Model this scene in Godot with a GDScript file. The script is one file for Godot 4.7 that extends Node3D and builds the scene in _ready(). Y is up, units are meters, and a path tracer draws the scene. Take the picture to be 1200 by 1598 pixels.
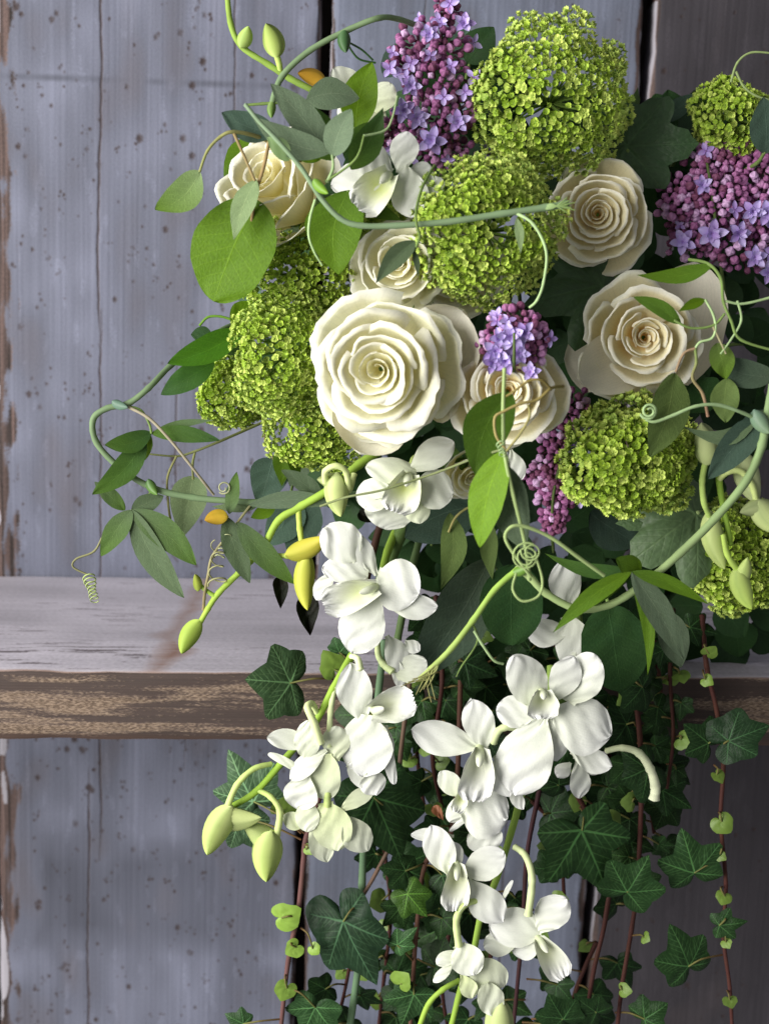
extends Node3D
# A cascading bouquet on a scaffold-board shelf in front of a wall of painted planks.
# Metres; the wall's face is z = 0, the shelf's top is y = 0, the camera looks along -z and 10 degrees down.

const FOCAL := 2195.0          # focal length in photograph pixels (1200 x 1598)
const PITCH := -0.1745
const EYE := Vector3(0.0, 0.2265, 1.0)

var rng := RandomNumberGenerator.new()
var noise := FastNoiseLite.new()
var M := {}
var taken := {}
var view_basis := Basis(Vector3.RIGHT, PITCH)

# ---------------------------------------------------------------- mesh building
class Buf:
	var v := PackedVector3Array()
	var n := PackedVector3Array()
	var uv := PackedVector2Array()
	var c := PackedColorArray()
	var ix := PackedInt32Array()

	# a sheet of nu x nv quads through f(u, v) -> Vector3, colours by g(u, v) -> Color
	func sheet(nu: int, nv: int, f: Callable, g = null, flip := false) -> void:
		var first := v.size()
		var w := nu + 1
		for j in nv + 1:
			for i in nu + 1:
				var a := float(i) / nu
				var b := float(j) / nv
				v.append(f.call(a, b))
				uv.append(Vector2(a, 1.0 - b))
				c.append(g.call(a, b) if g != null else Color.WHITE)
		for j in nv + 1:
			for i in nu + 1:
				var du := v[first + j * w + mini(i + 1, nu)] - v[first + j * w + maxi(i - 1, 0)]
				var dv := v[first + mini(j + 1, nv) * w + i] - v[first + maxi(j - 1, 0) * w + i]
				var k := du.cross(dv)
				if k.length_squared() < 1e-22:
					var jj := clampi(j, 1, nv - 1) if nv > 1 else j
					du = v[first + jj * w + mini(i + 1, nu)] - v[first + jj * w + maxi(i - 1, 0)]
					dv = v[first + mini(jj + 1, nv) * w + i] - v[first + maxi(jj - 1, 0) * w + i]
					k = du.cross(dv)
				k = k.normalized() if k.length_squared() > 1e-24 else Vector3.UP
				n.append(-k if flip else k)
		for j in nv:
			for i in nu:
				var a := first + j * w + i
				if flip:
					ix.append_array([a, a + 1, a + w, a + 1, a + w + 1, a + w])
				else:
					ix.append_array([a, a + w, a + 1, a + 1, a + w, a + w + 1])

	# a round tube through the points p with radii r (one per point)
	func tube(p: PackedVector3Array, r: PackedFloat32Array, sides := 7, col := Color.WHITE, col2 := Color(0, 0, 0, 0), caps := true) -> void:
		if col2.a == 0.0:
			col2 = col
		var first := v.size()
		var m := p.size()
		var t := (p[1] - p[0]).normalized()
		var side := t.cross(Vector3(0.31, 0.92, 0.23)).normalized()
		for k in m:
			t = (p[mini(k + 1, m - 1)] - p[maxi(k - 1, 0)]).normalized()
			side = (side - t * side.dot(t)).normalized()
			var up := side.cross(t)
			for s in sides + 1:
				var a := TAU * s / sides
				var d := side * cos(a) + up * sin(a)
				v.append(p[k] + d * r[k])
				n.append(d)
				uv.append(Vector2(float(s) / sides, float(k) / (m - 1)))
				c.append(col.lerp(col2, float(k) / (m - 1)))
		var w := sides + 1
		for k in m - 1:
			for s in sides:
				var a := first + k * w + s
				ix.append_array([a, a + 1, a + w, a + 1, a + w + 1, a + w])
		if caps:
			for e in [[0, -1.0], [m - 1, 1.0]]:
				var k: int = e[0]
				var nn: Vector3 = (p[mini(k + 1, m - 1)] - p[maxi(k - 1, 0)]).normalized() * e[1]
				var mid := v.size()
				v.append(p[k] + nn * r[k] * 0.5)
				n.append(nn)
				uv.append(Vector2(0.5, 0.0))
				c.append(col2 if k else col)
				for s in sides:
					v.append(v[first + k * w + s])
					n.append((n[first + k * w + s] + nn * 0.8).normalized())
					uv.append(Vector2(0.5, 0.0))
					c.append(col2 if k else col)
				for s in sides:
					var a := mid + 1 + s
					var b := mid + 1 + (s + 1) % sides
					if e[1] > 0:
						ix.append_array([mid, a, b])
					else:
						ix.append_array([mid, b, a])

	func mesh() -> ArrayMesh:
		var arrays := []
		arrays.resize(Mesh.ARRAY_MAX)
		arrays[Mesh.ARRAY_VERTEX] = v
		arrays[Mesh.ARRAY_NORMAL] = n
		arrays[Mesh.ARRAY_TEX_UV] = uv
		arrays[Mesh.ARRAY_COLOR] = c
		arrays[Mesh.ARRAY_INDEX] = ix
		var m := ArrayMesh.new()
		m.add_surface_from_arrays(Mesh.PRIMITIVE_TRIANGLES, arrays)
		return m


# ---------------------------------------------------------------- placing
func ray(x: float, y: float) -> Vector3:
	return view_basis * Vector3((x - 600.0) / FOCAL, (799.0 - y) / FOCAL, -1.0)

# the point at distance z in front of the wall that lies where the photograph shows it
func at(x: float, y: float, z: float) -> Vector3:
	var r := ray(x, y)
	return EYE + r * ((z - EYE.z) / r.z)

# metres per photograph pixel at that distance
func px(z: float) -> float:
	return (EYE.z - z) / FOCAL * 1.02

func rnd(a: float, b: float) -> float:
	return rng.randf_range(a, b)

func numbered(called: String) -> String:
	var k: int = taken.get(called, -1) + 1
	taken[called] = k
	return called if k == 0 else "%s_%03d" % [called, k]

func thing(called: String, label: String, category: String, where: Vector3, group := "") -> Node3D:
	var o := Node3D.new()
	o.name = numbered(called)
	add_child(o)
	o.position = where
	o.set_meta("label", label)
	o.set_meta("category", category)
	if group:
		o.set_meta("group", group)
	return o

# one named part; its mesh is in the space of its parent
func part(called: String, m: Mesh, mat: Material, parent: Node3D, label := "") -> MeshInstance3D:
	var o := MeshInstance3D.new()
	o.name = called
	o.mesh = m
	o.material_override = mat
	parent.add_child(o, true)
	if label:
		o.set_meta("label", label)
	return o

func holder(called: String, parent: Node3D, where: Vector3) -> Node3D:
	var o := Node3D.new()
	o.name = called
	parent.add_child(o, true)
	o.position = where
	return o

# smooth path through pixel points [x, y, z], relative to o
func path(list: Array, o: Vector3, steps := 6) -> PackedVector3Array:
	var q := []
	for e in list:
		q.append(at(e[0], e[1], e[2]) - o)
	return smooth_path(q, steps)

func smooth_path(q: Array, steps := 6) -> PackedVector3Array:
	var out := PackedVector3Array()
	for k in q.size() - 1:
		var a: Vector3 = q[maxi(k - 1, 0)]
		var b: Vector3 = q[k]
		var c: Vector3 = q[k + 1]
		var d: Vector3 = q[mini(k + 2, q.size() - 1)]
		for s in steps:
			out.append(b.cubic_interpolate(c, a, d, float(s) / steps))
	out.append(q[q.size() - 1])
	return out

func radii(count: int, r0: float, r1: float) -> PackedFloat32Array:
	var r := PackedFloat32Array()
	for k in count:
		r.append(lerpf(r0, r1, float(k) / (count - 1)))
	return r

func stem_mesh(list: Array, o: Vector3, w0: float, w1: float, c0: Color, c1: Color, sides := 7, steps := 6) -> ArrayMesh:
	var b := Buf.new()
	var p := path(list, o, steps)
	b.tube(p, radii(p.size(), w0, w1), sides, c0, c1)
	return b.mesh()

func facing(f: Vector3, roll := 0.0) -> Basis:
	# y axis along f, rolled about it
	var y := f.normalized()
	var x := Vector3.UP.cross(y)
	if x.length() < 0.05:
		x = Vector3.RIGHT
	x = x.normalized()
	return Basis(x, y, x.cross(y)) * Basis(Vector3.UP, roll)

func mat(rough := 0.6, back := Color(0, 0, 0), tex: Texture2D = null, tint := Color.WHITE, vertex := true) -> StandardMaterial3D:
	var m := StandardMaterial3D.new()
	m.albedo_color = tint
	m.roughness = rough
	m.vertex_color_use_as_albedo = vertex
	m.cull_mode = BaseMaterial3D.CULL_DISABLED
	if back != Color(0, 0, 0):
		m.backlight_enabled = true
		m.backlight = back
	if tex:
		m.albedo_texture = tex
	return m

func _ready() -> void:
	rng.seed = 20240511
	noise.seed = 7
	noise.frequency = 1.0
	# ---- camera
	var cam := Camera3D.new()
	cam.name = "camera"
	cam.position = EYE
	cam.basis = view_basis
	cam.fov = 40.0
	cam.near = 0.05
	cam.far = 30.0
	var lens := CameraAttributesPhysical.new()
	lens.frustum_focal_length = 32.97
	lens.frustum_focus_distance = 0.70
	lens.exposure_aperture = 7.0
	lens.frustum_near = 0.05
	lens.frustum_far = 30.0
	cam.attributes = lens
	add_child(cam)
	cam.current = true
	# ---- the room's own dim light all round, and the window to the left
	var we := WorldEnvironment.new()
	we.name = "environment"
	var env := Environment.new()
	env.background_mode = Environment.BG_COLOR
	env.background_color = Color(0.23, 0.23, 0.237).linear_to_srgb()
	env.background_energy_multiplier = 1.0
	env.tonemap_mode = Environment.TONE_MAPPER_LINEAR
	env.tonemap_exposure = 1.0
	env.sdfgi_enabled = true
	env.ssao_enabled = true
	env.ssil_enabled = true
	we.environment = env
	add_child(we)
	var window := AreaLight3D.new()
	window.name = "window_light"
	window.area_size = Vector2(1.5, 1.5)
	window.light_energy = 7.8
	window.light_color = Color(1.0, 0.985, 0.965)
	window.area_range = 8.0
	window.shadow_enabled = true
	add_child(window)
	window.look_at_from_position(Vector3(-1.35, 0.36, 1.15), Vector3(0.0, 0.1, 0.25))
	make_materials()
	build_setting()
	build_bouquet()

# ---------------------------------------------------------------- the wall and the shelf
func noise_bytes(w: int, h: int, fx: float, fy: float, sd: int, oct := 3) -> PackedByteArray:
	# a noise picture stretched by making it small in one direction and scaling it up
	var n := FastNoiseLite.new()
	n.seed = sd
	n.noise_type = FastNoiseLite.TYPE_SIMPLEX_SMOOTH
	n.frequency = 0.2
	n.fractal_octaves = oct
	var sw := maxi(8, int(w * fx * 5.0))
	var sh := maxi(8, int(h * fy * 5.0))
	var im := n.get_seamless_image(sw, sh)
	im.resize(w, h, Image.INTERPOLATE_CUBIC)
	im.convert(Image.FORMAT_L8)
	return im.get_data()

func plank_textures(sd: int, base: Color, spots: int, cracks: Array, worn_left: float, worn_right: float, marks_and_shade: Array) -> Array:
	var w := 384
	var h := 1536
	var r := RandomNumberGenerator.new()
	r.seed = sd
	var grain := noise_bytes(w, h, 0.16, 0.0024, sd, 3)
	var broad := noise_bytes(w, h, 0.02, 0.0008, sd + 1, 2)
	var cloud := noise_bytes(w, h, 0.010, 0.006, sd + 2, 4)
	var fine := noise_bytes(w, h, 0.5, 0.35, sd + 3, 2)
	var chip := noise_bytes(w, h, 0.05, 0.012, sd + 4, 4)
	var dirt := PackedFloat32Array()
	dirt.resize(w * h)
	var dent := PackedFloat32Array()
	dent.resize(w * h)
	for s in spots:
		var cx := r.randf_range(4, w - 4)
		var cy := r.randf_range(4, h - 4)
		if s % 3:                                   # spots gather in patches
			cx = fposmod(cx + sin(cy * 0.01 + sd) * 60.0, w)
		var rad := r.randf_range(0.7, 1.7) * (1.9 if r.randf() < 0.14 else 1.0)
		var strength := r.randf_range(0.35, 1.0)
		var many := 1 if r.randf() < 0.6 else r.randi_range(2, 4)
		for k in many:
			var ox := cx + (r.randf_range(-6, 6) if k else 0.0)
			var oy := cy + (r.randf_range(-9, 9) if k else 0.0)
			var rr := rad * (1.0 if k == 0 else r.randf_range(0.4, 0.9))
			for yy in range(int(oy - rr * 2 - 2), int(oy + rr * 2 + 2)):
				for xx in range(int(ox - rr * 2 - 2), int(ox + rr * 2 + 2)):
					if xx < 0 or yy < 0 or xx >= w or yy >= h:
						continue
					var d := Vector2(xx - ox, (yy - oy) * 0.85).length() / rr
					d += (fine[yy * w + xx] - 128) / 190.0
					dirt[yy * w + xx] = maxf(dirt[yy * w + xx], strength * clampf(1.6 - d, 0.0, 1.0))
					if rr > 1.4:
						dent[yy * w + xx] = maxf(dent[yy * w + xx], clampf(1.3 - d, 0.0, 1.0) * 0.6)
	for ck in cracks:
		var x0: float = ck[0] * w
		var y0 := int(ck[1] * h)
		var y1 := int(ck[2] * h)
		var wide: float = ck[3]
		for yy in range(maxi(y0, 0), mini(y1, h)):
			var fade := minf(1.0, minf(yy - y0, y1 - yy) / 60.0)
			var x := x0 + noise.get_noise_2d(yy * 0.006, sd + x0) * 3.5 + noise.get_noise_2d(yy * 0.05, sd) * 0.8
			var ww := wide * (0.55 + 0.6 * absf(noise.get_noise_2d(yy * 0.02, 5.0 + x0))) * fade
			for xx in range(int(x - ww - 2), int(x + ww + 3)):
				if xx < 0 or xx >= w:
					continue
				var a := clampf(ww + 0.6 - absf(xx - x), 0.0, 1.0)
				dirt[yy * w + xx] = maxf(dirt[yy * w + xx], a * 0.95)
				dent[yy * w + xx] = maxf(dent[yy * w + xx], a)
	var col := PackedByteArray()
	col.resize(w * h * 3)
	var hei := PackedByteArray()
	hei.resize(w * h)
	var br := base.r * 255.0
	var bg := base.g * 255.0
	var bb := base.b * 255.0
	for y in h:
		var fy := float(y) / h
		for x in w:
			var k := y * w + x
			var fx := float(x) / w
			var g := (grain[k] - 128) / 128.0
			var b := (broad[k] - 128) / 128.0
			var c := (cloud[k] - 128) / 128.0
			var f := (fine[k] - 128) / 128.0
			var ridge := maxf(0.0, g - 0.35) * 1.5
			var l := 1.0 + g * 0.022 + b * 0.05 + c * 0.15 + f * 0.075 + ridge * 0.05 + (0.09 if chip[k] > 178 and f > -0.2 else 0.0) * minf(1.0, (chip[k] - 178) / 14.0)
			var brown := maxf(0.0, -c - 0.25) * 0.30 + maxf(0.0, b - 0.5) * 0.1
			for gh in marks_and_shade:  # darker marks, and the shade painted over the dark plank's lower half
				if fx > gh[0] and fx < gh[1] and fy > gh[2] and fy < gh[3]:
					var e := minf(minf(fx - gh[0], gh[1] - fx) * w / 22.0, minf(fy - gh[2], gh[3] - fy) * h / gh[5])
					var a: float = minf(1.0, e) * gh[4] * clampf(0.75 + 1.3 * c + 0.5 * b + 0.3 * f, 0.0, 1.6)
					l *= 1.0 - a
			var R := br * l
			var G := bg * l
			var B := bb * l
			if brown > 0.0:
				R = lerpf(R, 118.0, brown)
				G = lerpf(G, 104.0, brown)
				B = lerpf(B, 104.0, brown)
			var d := dirt[k]
			if d > 0.0:
				R = lerpf(R, 52.0, d * 0.9)
				G = lerpf(G, 41.0, d * 0.9)
				B = lerpf(B, 40.0, d * 0.9)
			var hh := 150.0 + g * 26.0 + f * 20.0 + b * 20.0 + c * 12.0 - dent[k] * 95.0
			# bare wood and flaking paint along the edges
			var edge := minf(fx * w / maxf(worn_left, 0.001), (1.0 - fx) * w / maxf(worn_right, 0.001))
			if edge < 2.0:
				var t := (chip[k] - 128) / 128.0 + 0.35 * f - (edge - 1.0) * 1.25
				if t > 0.0:
					var a := clampf(t * 5.0, 0.0, 1.0)
					var q := 0.75 + 0.5 * g + 0.25 * f
					if edge < 0.55 and (cloud[k] + chip[k]) > 285:
						R = lerpf(R, 150.0, a)
						G = lerpf(G, 147.0, a)
						B = lerpf(B, 155.0, a)
					else:
						R = lerpf(R, 96.0 * q, a)
						G = lerpf(G, 79.0 * q, a)
						B = lerpf(B, 75.0 * q, a)
						hh -= 40.0 * a
			col[k * 3] = clampi(int(R), 0, 255)
			col[k * 3 + 1] = clampi(int(G), 0, 255)
			col[k * 3 + 2] = clampi(int(B), 0, 255)
			hei[k] = clampi(int(hh), 0, 255)
	return [ImageTexture.create_from_image(Image.create_from_data(w, h, false, Image.FORMAT_RGB8, col)), ImageTexture.create_from_image(Image.create_from_data(w, h, false, Image.FORMAT_L8, hei))]

func plank_mesh(x0: float, x1: float, top: float, low: float, sd: float, thick := 0.036) -> ArrayMesh:
	var b := Buf.new()
	var prof := [[0.0, -1.0], [0.0, -0.30], [0.0, -0.10], [0.004, -0.03], [0.012, 0.0]]
	for k in 15:
		prof.append([0.03 + 0.94 * k / 14.0, 0.0])
	prof.append_array([[0.988, 0.0], [0.996, -0.03], [1.0, -0.10], [1.0, -0.30], [1.0, -1.0]])
	var rows := 150
	var f := func(u: float, v: float) -> Vector3:
		var e: Array = prof[int(round(u * (prof.size() - 1)))]
		var y := lerpf(low, top, v)
		var wob := noise.get_noise_2d(y * 14.0, sd + e[0] * 40.0) * 0.0022 + noise.get_noise_2d(y * 70.0, sd + e[0] * 40.0) * 0.0009
		var side := 1.0 if e[0] < 0.02 or e[0] > 0.98 else 0.0
		var cup := noise.get_noise_2d(e[0] * 3.0 + sd, y * 2.0) * 0.0018
		return Vector3(lerpf(x0, x1, e[0]) + wob * side, y, e[1] * thick + cup + wob * 0.6 * side)
	b.sheet(prof.size() - 1, rows, f)
	for k in b.uv.size():
		var e: Array = prof[k % prof.size()]
		b.uv[k] = Vector2(lerpf(0.004, 0.996, e[0]) , (top - b.v[k].y) / 0.94)
	return b.mesh()

func build_setting() -> void:
	var wall := thing("plank_wall", "wall of wide upright planks in flaking lavender grey paint behind the flowers", "wall", Vector3.ZERO)
	wall.rotation.z = -0.037
	var base := Color8(101, 104, 119)
	var pl := plank_textures(11, base, 820, [[0.335, -0.05, 0.33, 1.5], [0.34, 0.3, 0.74, 1.3], [0.74, 0.02, 0.27, 0.9], [0.30, 0.66, 1.1, 1.3], [0.62, 0.52, 0.66, 1.0], [0.58, 0.33, 0.47, 1.0]], 22.0, 5.0, [[-0.2, 0.9, 0.131, 0.1375, 0.15, 4.0], [0.10, 0.97, 0.715, 0.82, 0.15, 40.0], [-0.1, 0.42, 0.70, 0.83, 0.07, 30.0]])
	var pm := plank_textures(23, Color8(99, 104, 119), 380, [[0.3, 0.05, 0.5, 0.8], [0.7, 0.5, 0.9, 1.0]], 4.0, 7.0, [])
	var pr_shaded := plank_textures(37, Color8(60, 57, 62), 240, [[0.55, 0.1, 0.6, 1.0]], 5.0, 8.0, [[0.0, 1.0, 0.55, 1.0, 0.06, 200.0]])  # the bouquet's shade is put into this darker base and lower half
	var mats := []
	for t in [pl, pm, pr_shaded]:
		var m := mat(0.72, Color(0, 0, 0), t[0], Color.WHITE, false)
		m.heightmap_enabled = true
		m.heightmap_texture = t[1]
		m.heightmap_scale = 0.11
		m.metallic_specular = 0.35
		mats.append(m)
	# plank edges along the wall, from the places of the gaps in the photograph
	var inv := Transform3D(Basis(Vector3.BACK, -0.037), Vector3.ZERO).inverse()
	var e0 := (inv * at(-12, 300, 0)).x
	var e1 := (inv * at(497, 100, 0)).x
	var e2 := (inv * at(516, 100, 0)).x
	var e3 := (inv * at(998, 100, 0)).x
	var e4 := (inv * at(1017, 100, 0)).x
	var wide := e1 - e0
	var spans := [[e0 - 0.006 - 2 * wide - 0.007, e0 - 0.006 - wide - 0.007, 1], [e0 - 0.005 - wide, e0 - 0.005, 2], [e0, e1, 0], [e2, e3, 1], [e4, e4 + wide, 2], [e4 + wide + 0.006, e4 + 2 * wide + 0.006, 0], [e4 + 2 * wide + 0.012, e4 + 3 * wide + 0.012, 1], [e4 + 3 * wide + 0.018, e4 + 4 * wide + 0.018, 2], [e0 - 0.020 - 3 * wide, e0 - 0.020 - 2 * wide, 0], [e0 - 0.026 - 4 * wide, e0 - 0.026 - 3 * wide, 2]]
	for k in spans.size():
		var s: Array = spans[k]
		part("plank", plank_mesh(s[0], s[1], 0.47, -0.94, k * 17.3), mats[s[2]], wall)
	var back := Buf.new()
	back.sheet(1, 1, func(u: float, v: float) -> Vector3: return Vector3(lerpf(-1.25, 1.25, u), lerpf(-0.94, 0.47, v), -0.036))
	part("backing", back.mesh(), M.dark_wood, wall)
	build_shelf()

func shelf_textures() -> Array:
	# [top colour, top height, face colour, face height]
	var w := 1536
	var h := 240
	var out := []
	var streak := noise_bytes(w, h, 0.003, 0.22, 301, 3)
	var cloud := noise_bytes(w, h, 0.006, 0.012, 302, 4)
	var fine := noise_bytes(w, h, 0.4, 0.5, 303, 2)
	var dash := noise_bytes(w, h, 0.018, 0.25, 304, 3)
	var r := RandomNumberGenerator.new()
	r.seed = 88
	var blot := noise_bytes(w, h, 0.03, 0.06, 305, 3)
	for which in 2:
		var col := PackedByteArray()
		col.resize(w * h * 3)
		var hei := PackedByteArray()
		hei.resize(w * h)
		for y in h:
			var fy := float(y) / h
			for x in w:
				var k := y * w + x
				var s := (streak[k] - 128) / 128.0
				var c := (cloud[k] - 128) / 128.0
				var f := (fine[k] - 128) / 128.0
				var d := (dash[k] - 128) / 128.0
				var R: float
				var G: float
				var B: float
				var hh := 150.0
				if which == 0:
					var l := 1.0 + s * 0.06 + c * 0.12 + f * 0.10
					R = 186.0 * l
					G = 181.0 * l
					B = 191.0 * l
					var t := d * 0.9 - 0.60 + c * 0.6 + s * 0.25 + f * 0.25
					if t > 0.0:
						var a := clampf(t * 3.5, 0.0, 0.85)
						R = lerpf(R, 92.0, a)
						G = lerpf(G, 84.0, a)
						B = lerpf(B, 88.0, a)
						hh -= 50.0 * a
					# a brown run of water across the board
					var rx := 0.432 * w + c * 8.0
					var near := absf(x - rx) / (7.0 + 10.0 * absf(c))
					if near < 1.0:
						var a := (1.0 - near) * (0.45 + 0.9 * maxf(0.0, c + d * 0.5))
						R = lerpf(R, 138.0, a)
						G = lerpf(G, 106.0, a)
						B = lerpf(B, 92.0, a)
					# worn front edge, at the end of the picture
					var e := (fy - 0.955) * 22.0 + c * 0.9 + d * 0.5
					if e > 0.0:
						var a := clampf(e * 1.6, 0.0, 0.9)
						R = lerpf(R, 134.0 + 30.0 * f, a)
						G = lerpf(G, 110.0 + 26.0 * f, a)
						B = lerpf(B, 98.0 + 24.0 * f, a)
					hh += s * 30.0 + f * 14.0
				else:
					var l := 1.0 + s * 0.16 + c * 0.10 + f * 0.07
					R = 62.0 * l
					G = 49.0 * l
					B = 44.0 * l
					# tan skin of crackled old paint in long patches
					var body := sin(fy * PI) * 0.9 - 0.86 + c * 1.7 + s * 0.30 + (blot[k] - 128) / 128.0 * 0.75
					body -= maxf(0.0, absf(fposmod(x / 465.0 + 0.08, 1.0) - 0.5) - 0.41) * 16.0
					var t := body + f * 1.0 + d * 0.22
					if t > 0.0:
						var a := clampf(t * 9.0, 0.0, 1.0)
						var pit := 1.0 if f + d * 0.3 < -0.18 else 0.0
						R = lerpf(R, 138.0 + f * 44.0 - pit * 60.0, a * 0.9)
						G = lerpf(G, 119.0 + f * 42.0 - pit * 58.0, a * 0.9)
						B = lerpf(B, 101.0 + f * 40.0 - pit * 54.0, a * 0.9)
						hh += 50.0 * a + f * 70.0 * a - pit * 40.0
					if fy > 0.9:
						var a := clampf((fy - 0.9) * 9.0 + c * 0.4, 0.0, 0.75)
						R = lerpf(R, 78.0, a)
						G = lerpf(G, 58.0, a)
						B = lerpf(B, 48.0, a)
					hh += s * 26.0
				col[k * 3] = clampi(int(R), 0, 255)
				col[k * 3 + 1] = clampi(int(G), 0, 255)
				col[k * 3 + 2] = clampi(int(B), 0, 255)
				hei[k] = clampi(int(hh), 0, 255)
		out.append(ImageTexture.create_from_image(Image.create_from_data(w, h, false, Image.FORMAT_RGB8, col)))
		out.append(ImageTexture.create_from_image(Image.create_from_data(w, h, false, Image.FORMAT_L8, hei)))
	return out

func build_shelf() -> void:
	var shelf := thing("shelf_board", "thick scaffold board shelf with worn whitish top and brown crackled front edge", "shelf", at(0, 1050, 0.236))
	shelf.position = Vector3(0, 0, 0)
	shelf.rotation.z = -0.011
	var t := shelf_textures()
	var mt := mat(0.7, Color(0, 0, 0), t[0], Color.WHITE, false)
	mt.heightmap_enabled = true
	mt.heightmap_texture = t[1]
	mt.heightmap_scale = 0.06
	var mf := mat(0.75, Color(0, 0, 0), t[2], Color.WHITE, false)
	mf.heightmap_enabled = true
	mf.heightmap_texture = t[3]
	mf.heightmap_scale = 0.09
	var dep := 0.236
	var hi := 0.0415
	var half := 0.95
	var n := 160
	var wob := func(x: float, q: float) -> float:
		return noise.get_noise_2d(x * 16.0, q) * 0.0014 + noise.get_noise_2d(x * 90.0, q) * 0.0006
	# top (with a rounded front edge), front face, underside: three painted faces
	var top := Buf.new()
	top.sheet(n, 12, func(u: float, v: float) -> Vector3:
		var x := lerpf(-half, half, u)
		var z := lerpf(dep, 0.002, v)
		var y: float = wob.call(x, 3.0) * (1.0 if v < 0.05 else 0.4)
		if v < 0.01:
			y -= 0.0016
			z += wob.call(x, 9.0) * 0.7
		elif v < 0.1:
			z = dep - 0.0022
		return Vector3(x, y, z))
	part("top_face", top.mesh(), mt, shelf)
	var face := Buf.new()
	var f := func(u: float, v: float) -> Vector3:
		var x := lerpf(-half, half, u)
		var y := lerpf(-hi, -0.0016, v)
		var z := dep
		if v > 0.99:
			y += wob.call(x, 3.0)
			z += wob.call(x, 9.0) * 0.7
		elif v < 0.01:
			z -= 0.002 + absf(wob.call(x, 21.0))
			y += wob.call(x, 31.0)
		else:
			z += wob.call(x, 50.0 + v * 3.0) * 0.5
		return Vector3(x, y, z)
	face.sheet(n, 10, f)
	part("front_face", face.mesh(), mf, shelf)
	var under := Buf.new()
	under.sheet(n, 1, func(u: float, v: float) -> Vector3:
		var x := lerpf(-half, half, u)
		if v > 0.5:
			return Vector3(x, -hi + wob.call(x, 31.0), dep - 0.002 - absf(wob.call(x, 21.0)))
		return Vector3(x, -hi, 0.002))
	part("underside", under.mesh(), M.dark_wood, shelf)
	for s in [-1.0, 1.0]:
		var e := Buf.new()
		e.sheet(1, 1, func(u: float, v: float) -> Vector3: return Vector3(half * s, lerpf(-hi, 0.0, v), lerpf(dep, 0.002, u)), null, s < 0)
		part("end_grain", e.mesh(), M.dark_wood, shelf)

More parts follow.
